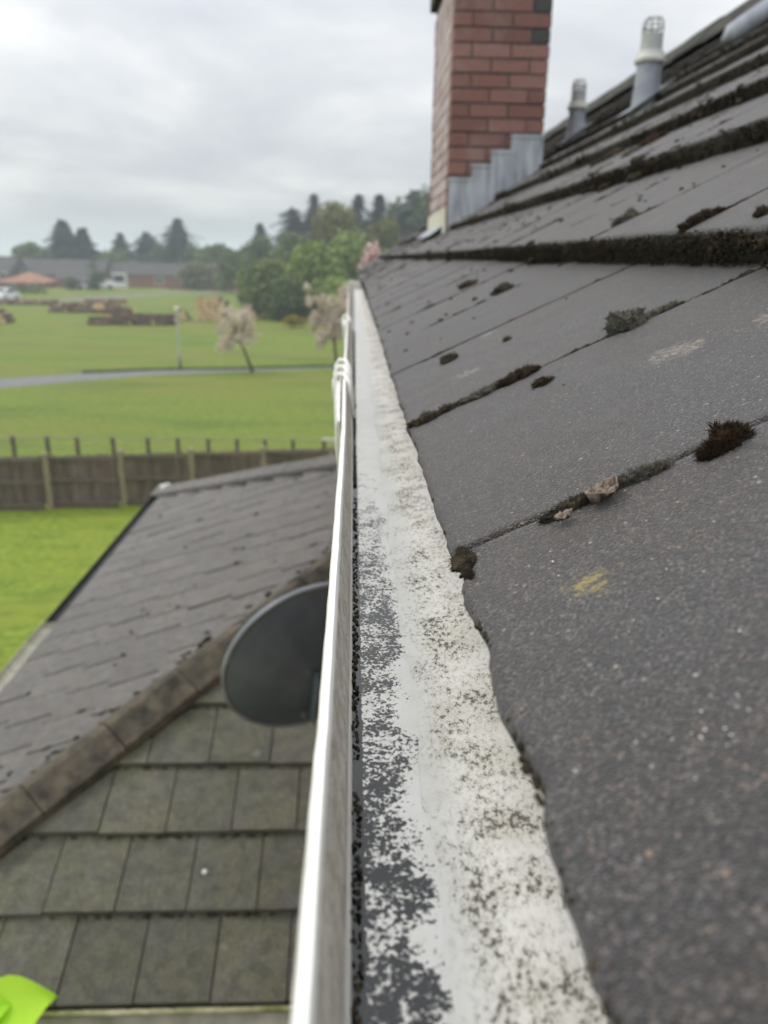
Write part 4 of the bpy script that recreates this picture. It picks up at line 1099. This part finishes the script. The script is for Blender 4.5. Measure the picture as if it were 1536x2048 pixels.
GRP = 'far broadleaf trees and shrubs'
BR = [(-64.5, 165, 7.4, 5.0, 'leaf_mid', 'round grey green tree at the far edge of the housing estate', .62, 1300),
      (-71.8, 166, 5.0, 2.6, 'leaf_dark', 'small dark tree cut by the picture edge beside the estate', .5, 700),
      (-24.4, 150, 7.4, 4.4, 'leaf_dark', 'broad dull green tree behind the pale willow bush', .6, 1300),
      (-13.7, 120, 7.8, 3.9, 'leaf_dark', 'dark mixed tree beneath the solitary airy conifer', .5, 1500),
      (-19.0, 125, 6.2, 3.4, 'leaf_mid', 'mid green tree between the willow bush and the dark mixed tree', .5, 1300),
      (-2.0, 95, 10.9, 4.4, 'leaf_olive', 'tall rounded olive tree rising above the green hedge', .5, 4200),
      (-7.8, 105, 7.9, 4.4, 'leaf_mid', 'grey green tree below the two tall conifers', .45, 1800),
      (3.9, 90, 9.8, 3.4, 'leaf_olive', 'olive brown tree beside the chimney foot', .42, 1600),
      (-54.0, 175, 5.2, 4.4, 'leaf_mid', 'low pale tree between the twin topped conifer and the ragged one', .55, 900),
      (-31.0, 160, 6.6, 4.0, 'leaf_dark', 'low dark tree filling the gap beside the pointed conifer', .55, 1000),
      (-69.0, 150, 4.0, 4.0, 'leaf_dark', 'low dark tree behind the orange roofed bungalow', .5, 900),
      (-47.5, 150, 4.3, 3.0, 'leaf_dark', 'round dark tree behind the long grey roof', .5, 800),
      (-47.0, 165, 6.6, 5.0, 'leaf_mid', 'hazy green tree behind the ragged conifer', .6, 900),
      (-40.0, 168, 7.0, 4.4, 'leaf_dark', 'hazy dark tree between blunt and pointed conifers', .6, 900),
      (-28.0, 158, 7.2, 4.6, 'leaf_mid', 'hazy rounded tree beyond the willow bush', .6, 1000),
      (-17.5, 135, 7.0, 3.6, 'leaf_mid', 'light green tree at the foot of the solitary airy conifer', .55, 1100),
      (6.6, 124, 13.4, 4.6, 'leaf_dark', 'broad dark crown filling the skyline next to the chimney', .55, 3000),
      (10.8, 118, 14.2, 4.8, 'leaf_dark', 'tallest broad dark crown, behind the chimney edge', .55, 3000),
      (2.6, 128, 11.5, 3.8, 'leaf_mid', 'broad green crown under the sharp conifer spire', .5, 2200),
      (14.0, 110, 9.0, 5.0, 'leaf_dark', 'wide dark tree hidden behind the chimney and roof', .5, 900)]
for i, (x, y, h, w, m, l, s, n) in enumerate(BR): broad_tree(x, y, h, w * 1.12, m, l, GRP, 90 + i, int(n * 1.7), s, .10)
SH = [(-7.6, 74, 4.8, 3.6, 'leaf_mid', 'dark green lower bush at the hedge end nearest the tan logs', .42, 4200),
      (-3.7, 76, 6.9, 4.8, 'leaf_green', 'large fresh green bush in the middle of the hedge', .42, 5200),
      (-.6, 80, 7.6, 4.6, 'leaf_green', 'tall fresh green bush behind the fuller blossom tree', .42, 4600),
      (-5.8, 70.5, 3.4, 3.4, 'leaf_dark', 'low dark bush in front of the hedge', .36, 3200),
      (-1.4, 71, 3.6, 3.2, 'leaf_green', 'low green bush in front of the hedge beside the gutter', .36, 3200),
      (-12.4, 90, 4.1, 1.3, 'leaf_green', 'narrow bright green shrub at the outer end of the hedge', .36, 1400),
      (-9.6, 84, 4.8, 2.6, 'leaf_mid', 'mid green shrub linking the narrow shrub to the hedge', .40, 2600),
      (3.0, 78, 6.0, 3.2, 'leaf_green', 'green bush seen through the gap above the roof edge', .42, 2200)]
for i, (x, y, h, w, m, l, s, n) in enumerate(SH): broad_tree(x, y, h, w, m, l, GRP, 130 + i, n, s, .0, 'shrub', 0, 'shrub', w * .8, 18)
broad_tree(-25.2, 132, 4.5, 5.0, 'leaf_pale', 'wide pale willow bush in front of the red garden wall', GRP, 160, 2000, .45, .02, 'shrub', .5, 'shrub', 2.5, 18)
broad_tree(-40.5, 128, 2.8, 2.1, 'leaf_dark', 'dark green bush beside the white parked cars', GRP, 161, 900, .36, .02, 'shrub', 0, 'shrub', 1.6)
broad_tree(-43.6, 126, 1.9, 1.7, 'leaf_dark', 'small dark bush in front of the long grey roof', GRP, 162, 600, .32, .02, 'shrub', 0, 'shrub', 1.4)
broad_tree(-4.9, 63.6, 1.0, 1.7, 'gorse', 'low yellow flowering gorse bush at the foot of the hedge', GRP, 163, 1300, .14, .02, 'gorse_bush', 0, 'shrub', 1.0)
broad_tree(.33, 13.6, 5.62, .36, 'pink', 'pink blossom tree top peeping over the far end of the roof', None, 164, 900, .07, .75, 'blossom_tree', 0, 'tree')
# clipped hedge in front of the estate
b = MB(); L = [(-62 + 1.1 * i, 112 + .05 * i, .55) for i in range(18)]; leaves(b, L, [(.9, .8, .6)] * 18, 1800, .28); o = b.build('hedge', MT['leaf_dark']); tag(o, 'low dark clipped hedge in front of the orange roofed bungalow', 'hedge')

# lime leaves at the corner of the lower gutter
t = empty('lime_plant', (-1.45, 1.82, 0), 'bright lime green large leaved plant rising beside the lower gutter', 'plant')
b = MB(); b.tube([(-1.45, 1.82, 0), (-1.42, 1.80, 1.6), (-1.25, 1.84, 2.9)], [.03, .022, .010], 8)
for e in ((-1.05, 1.86, 3.0), (-1.35, 1.75, 2.8), (-1.5, 1.9, 2.7), (-1.2, 1.7, 2.6)): b.tube([(-1.40, 1.81, 2.2), ((e[0] - 1.4) / 2, (e[1] + 1.81) / 2, (e[2] + 2.2) / 2), e], [.012, .008, .004], 6)
b.build('stem', MT['lime'], t, True)
def broad_leaf(b, c, d, n, s, w, tint):
    d = np.array(d, float); d /= np.linalg.norm(d); n = np.array(n, float); n -= n.dot(d) * d; n /= np.linalg.norm(n); sd = np.cross(d, n)
    V = []; F = []
    for i in range(9):
        u = i / 8; ww = w * math.sin(math.pi * u ** .75)
        for q in range(5):
            e = (q - 2) / 2; V.append(np.array(c) + d * (u - .1) * s + sd * e * ww * s + n * s * (.12 * e * e - .15 * u * u))
    for i in range(8):
        for q in range(4): F.append((i * 5 + q, i * 5 + q + 1, i * 5 + q + 6, i * 5 + q + 5))
    b.add(V, F, tint)
b = MB()
for c, d, s, w in (((-1.19, 1.87, 3.025), (1, .25, .40), .27, .46), ((-1.14, 1.84, 2.97), (1, .0, .1), .20, .5), ((-1.22, 1.84, 2.98), (1, .1, .2), .22, .42), ((-1.22, 1.80, 3.03), (.6, -.5, .1), .20, .45), ((-1.28, 1.86, 3.06), (.9, .3, .1), .20, .45), ((-1.25, 1.78, 2.95), (1, -.4, -.1), .22, .45),
                   ((-1.35, 1.80, 2.95), (-.6, .4, .2), .24, .42), ((-1.4, 1.7, 2.8), (-.3, -1, .2), .24, .42), ((-1.5, 1.9, 2.75), (-1, .4, .1), .22, .42), ((-1.25, 1.70, 2.72), (.4, -1, .1), .24, .42), ((-1.12, 1.80, 2.90), (.9, -.3, -.2), .18, .45)):
    broad_leaf(b, c, d, (-.15, -.4, 1), s, w, random.uniform(.4, .9))
b.build('foliage', MT['lime'], t, True)

# ------------------------------------------------------------------ logs on the far field
def log_mesh(r, L, seed):
    b = MB(); n = 10; rnd = random.Random(seed)
    rr = [r * rnd.uniform(.93, 1.05) for _ in range(4)]
    b.tube([(-L / 2, 0, 0), (-L / 6, .02, .01), (L / 6, -.02, 0), (L / 2, 0, 0)], rr, n, False, rnd.random())
    me = b.mesh('log', True); me.materials.append(MT['log']); me.materials.append(MT['logend'])
    bm = bmesh.new(); bm.from_mesh(me); bm.verts.ensure_lookup_table()
    for base in (0, 30):
        f = bm.faces.new([bm.verts[base + i] for i in range(n)]); f.material_index = 1
    bmesh.ops.recalc_face_normals(bm, faces=bm.faces[:]); bm.to_mesh(me); bm.free()
    return me
def stack(x0, x1, y, rows, r, L, label, grp, along_x=True, seed=1):
    rnd = random.Random(seed); protos = []
    for i in range(3):
        me = log_mesh(r, L, seed * 10 + i); protos.append(me)
    for row in range(rows):
        if not along_x and row == rows - 1: x1 -= 2 * r * rnd.randint(0, 2)
        if along_x:
            x = x0 + L / 2 + rnd.uniform(0, .5)
            while x < x1 - L / 2 + .3:
                if row > 1 and rnd.random() < .22 * row - .25 * nz(x * .5, y): x += L * rnd.uniform(.3, .8); continue
                o = bpy.data.objects.new('log', rnd.choice(protos)); COL.objects.link(o)
                o.location = (x, y + rnd.uniform(-.12, .12) + .18 * row, r + row * r * 1.75); o.rotation_euler = (rnd.random() * 6, rnd.uniform(-.06, .06), rnd.uniform(-.22, .22))
                tag(o, label, 'log', grp); x += L * rnd.uniform(.82, 1.10)
        else:
            n = int((x1 - x0) / (2 * r)) - row % 2
            for i in range(n):
                o = bpy.data.objects.new('log', rnd.choice(protos)); COL.objects.link(o)
                o.location = (x0 + r + i * 2 * r + (r if row % 2 else 0), y + rnd.uniform(-.1, .1), r + row * r * 1.75); o.rotation_euler = (rnd.random() * 6, 0, math.pi / 2 + rnd.uniform(-.04, .04))
                tag(o, label, 'log', grp)
stack(-21.4, -14.4, 64.2, 5, .17, 1.7, 'brown bark log in the dark stack nearest the lamp post', 'logs in the dark stack behind the lamp post', True, 3)
stack(-29.6, -21.5, 77.5, 4, .18, 2.0, 'dark bark log in the long stack beyond the first one', 'logs in the long farther stack', True, 4)
stack(-13.7, -10.7, 70.2, 6, .19, 2.2, 'pale sawn log, cut end forward, in the tan stack before the hedge', 'logs in the tan stack', False, 5)
stack(-30.6, -27.6, 65.3, 3, .20, 2.0, 'brown log in the small pile at the outer field edge', 'logs in the small outer pile', False, 6)
stack(-44.0, -31.5, 88.3, 2, .16, 2.0, 'weathered log in the low row before the road', 'logs in the low row before the road', True, 7)
stack(-15.6, -14.3, 70.0, 3, .20, 1.2, 'orange cut log in the little heap behind the lamp head', 'logs in the little orange heap', False, 8)
stack(-9.4, -8.4, 72.5, 3, .19, 1.2, 'cut log in the heap against the hedge end', 'logs in the heap against the hedge', False, 9)
o = bpy.data.objects.new('log', log_mesh(.45, 1.6, 77)); COL.objects.link(o); o.location = (-20.9, 66.6, 1.25); o.rotation_euler = (0, 0, math.pi / 2 + .15); tag(o, 'thick log with big pale round cut end on top of the stack', 'log')
o = bpy.data.objects.new('log', log_mesh(.40, 1.8, 78)); COL.objects.link(o); o.location = (-20.4, 67.0, .42); o.rotation_euler = (0, 0, math.pi / 2 + .1); tag(o, 'thick dark log on the ground below the big pale cut end', 'log')

# ------------------------------------------------------------------ far houses and cars
def far_house(x0, x1, y0, y1, hw, hr, wallm, roofm, label, wins=(), hip=False, chim_x=None, overhang=.3, bays=()):
    t = empty('brick_house', ((x0 + x1) / 2, (y0 + y1) / 2, 0), label, 'house', 'houses of the far estate')
    b = MB(); b.box((x0, y0, 0), (x1, y1, hw))
    if not hip:
        ym = (y0 + y1) / 2
        for xx in (x0, x1): b.add([(xx, y0, hw), (xx, y1, hw), (xx, ym, hw + hr)], [(0, 1, 2)])
    b.build('wall', MT[wallm], t)
    b = MB(); ym = (y0 + y1) / 2; o = overhang; i = min((x1 - x0) / 2 - .01, (y1 - y0) / 2) if hip else -o
    A = [(x0 - o, y0 - o, hw - .06), (x1 + o, y0 - o, hw - .06), (x1 + o, y1 + o, hw - .06), (x0 - o, y1 + o, hw - .06), (x0 + i, ym, hw + hr), (x1 - i, ym, hw + hr)]
    b.add(A, [(0, 1, 5, 4), (2, 3, 4, 5), (1, 2, 5), (3, 0, 4), (3, 2, 1, 0)]); rf = b.build('roof', MT[roofm], t)
    if chim_x is not None:
        b = MB(); b.box((chim_x - .4, ym - .3, hw + hr - .4), (chim_x + .4, ym + .3, hw + hr + .8)); b.build('chimney', MT['hbrick'], rf)
    for wx_, wz, ww, wh in wins:
        b = MB(); b.box((wx_ - ww / 2, y0 - .05, wz), (wx_ + ww / 2, y0 + .02, wz + wh)); w_ = b.build('window', MT['white_paint'], t)
        b = MB(); b.box((wx_ - ww / 2 + .1, y0 - .065, wz + .1), (wx_ - .05, y0 - .052, wz + wh - .1)); b.box((wx_ + .05, y0 - .065, wz + .1), (wx_ + ww / 2 - .1, y0 - .052, wz + wh - .1)); b.build('pane', MT['glass'], w_)
    for bx, bw_, bh in bays:
        b = MB(); b.add([(bx - bw_ / 2, y0 - .003, 0), (bx - bw_ / 2 + .3, y0 - .6, 0), (bx + bw_ / 2 - .3, y0 - .6, 0), (bx + bw_ / 2, y0 - .003, 0), (bx - bw_ / 2, y0 - .003, bh), (bx - bw_ / 2 + .3, y0 - .6, bh), (bx + bw_ / 2 - .3, y0 - .6, bh), (bx + bw_ / 2, y0 - .003, bh)],
                        [(0, 1, 5, 4), (1, 2, 6, 5), (2, 3, 7, 6), (4, 5, 6, 7)]); w_ = b.build('bay_window', MT['white_paint'], t)
        b = MB(); b.box((bx - bw_ / 2 + .4, y0 - .62, .9), (bx + bw_ / 2 - .4, y0 - .603, bh - .3)); b.build('pane', MT['glass'], w_)
    return t
far_house(-41.6, -24.2, 140, 147, 2.1, 2.0, 'hbrick', 'hroof', 'long low brick house with grey roof and white bay behind the parked cars', [(-33.5, .7, 1.6, 1.1), (-29, .7, 1.8, 1.1), (-26, .7, 1.2, 1.1)], False, None, .3, [(-40.2, 2.6, 2.35)])
far_house(-57.5, -50.3, 132, 140, .9, 1.5, 'hbrick', 'oroof', 'low bungalow with orange tiled hipped roof at the edge of the estate', [(-55.5, .1, 1.4, .7), (-52, .1, 1.4, .7)], True)
far_house(-62, -45, 146, 154, 1.8, 2.6, 'hbrick', 'hroof', 'wide house with long dark grey roof behind the orange bungalow', [(-49, .6, 1.6, .9), (-47, .6, 1.2, .9)], False)
far_house(-82, -60, 142, 152, 1.8, 3.0, 'hbrick', 'hroof', 'outermost dark roofed house with white gable window', [(-60.8, .9, 1.2, 1.4)], False)
far_house(-49.6, -43.2, 136, 142, 1.3, 1.6, 'hbrick', 'hroof', 'small brick annex between the orange bungalow and the parked cars', [(-46, .2, 1.4, .8)], False)
gw = MB(); gw.box((-31, 134.5, 0), (-10, 134.7, .85)); o = gw.build('garden_wall', MT['hbrick']); tag(o, 'low red brick garden wall behind the pale willow bush', 'wall')

def car(x, y, rot, mat, label, van=False):
    t = empty('parked_van' if van else 'parked_car', (x, y, 0), label, 'van' if van else 'car', None if van else 'parked cars of the far estate')
    Mx = Matrix.Translation((x, y, 0)) @ Matrix.Rotation(rot, 4, 'Z')
    P = [(-2.1, .3), (-2.15, .75), (-1.9, .95), (-1.3, 1.02), (-.75, 1.45), (.75, 1.48), (1.45, 1.0), (2.0, .88), (2.12, .6), (2.1, .3)] if not van else [(-2.4, .3), (-2.45, 1.2), (-2.4, 1.9), (-2.2, 2.0), (1.0, 2.0), (1.7, 1.3), (2.3, 1.1), (2.45, .7), (2.4, .3)]
    def put(name, b, m, par): 
        me = b.mesh(name); me.transform(Mx); return link(name, me, m, par)
    b = MB(); m = len(P); V = [(a, -.82, c) for a, c in P] + [(a, .82, c) for a, c in P]
    b.add(V, [tuple(range(m - 1, -1, -1)), tuple(range(m, 2 * m))] + [(i, (i + 1) % m, m + (i + 1) % m, m + i) for i in range(m)]); bd = put('body', b, mat, t)
    b = MB()
    if van: b.box((.5, -.826, 1.25), (1.3, .826, 1.8))
    else:
        for s in (-1, 1): b.add([(-1.15, s * .826, 1.04), (1.25, s * .826, 1.04), (.70, s * .826, 1.42), (-.70, s * .826, 1.40)], [(0, 1, 2, 3) if s < 0 else (3, 2, 1, 0)])
        b.add([(-1.28, -.7, 1.045), (-1.28, .7, 1.045), (-.80, .7, 1.43), (-.80, -.7, 1.43)], [(0, 1, 2, 3)])
    put('window', b, MT['glass'], t)
    for wx_ in (-1.3, 1.3):
        for s in (-1, 1):
            b = MB(); b.tube([(wx_, s * .70, .32), (wx_, s * .85, .32)], .32, 16); w_ = put('wheel', b, MT['tyre'], t)
car(-41.2, 133.2, .15, MT['carpaint'], 'white parked car closer to the bay window')
car(-42.6, 130.6, .35, MT['greycar'], 'silver blue parked car next to the dark bush')
car(-40.9, 95.2, 1.5, MT['carpaint'], 'white car parked end on beside the estate road, apart from the others')

# ------------------------------------------------------------------ haze over the distance
b = MB(); b.box((-2600, -700, -1.0), (2600, 2900, 26.0))
m = bpy.data.materials.new('haze_air'); m.use_nodes = True; t = m.node_tree; t.nodes.clear()
out = N(t, 'ShaderNodeOutputMaterial'); pv = N(t, 'ShaderNodeVolumePrincipled'); pv.inputs['Color'].default_value = (0.82, 0.89, 1.0, 1); pv.inputs['Density'].default_value = 0.0013
pv.inputs['Anisotropy'].default_value = 0.2
t.links.new(pv.outputs[0], out.inputs['Volume'])
hz = b.build('haze', m); tag(hz, 'thin pale haze over the distant trees and houses', 'haze', None, 'stuff')
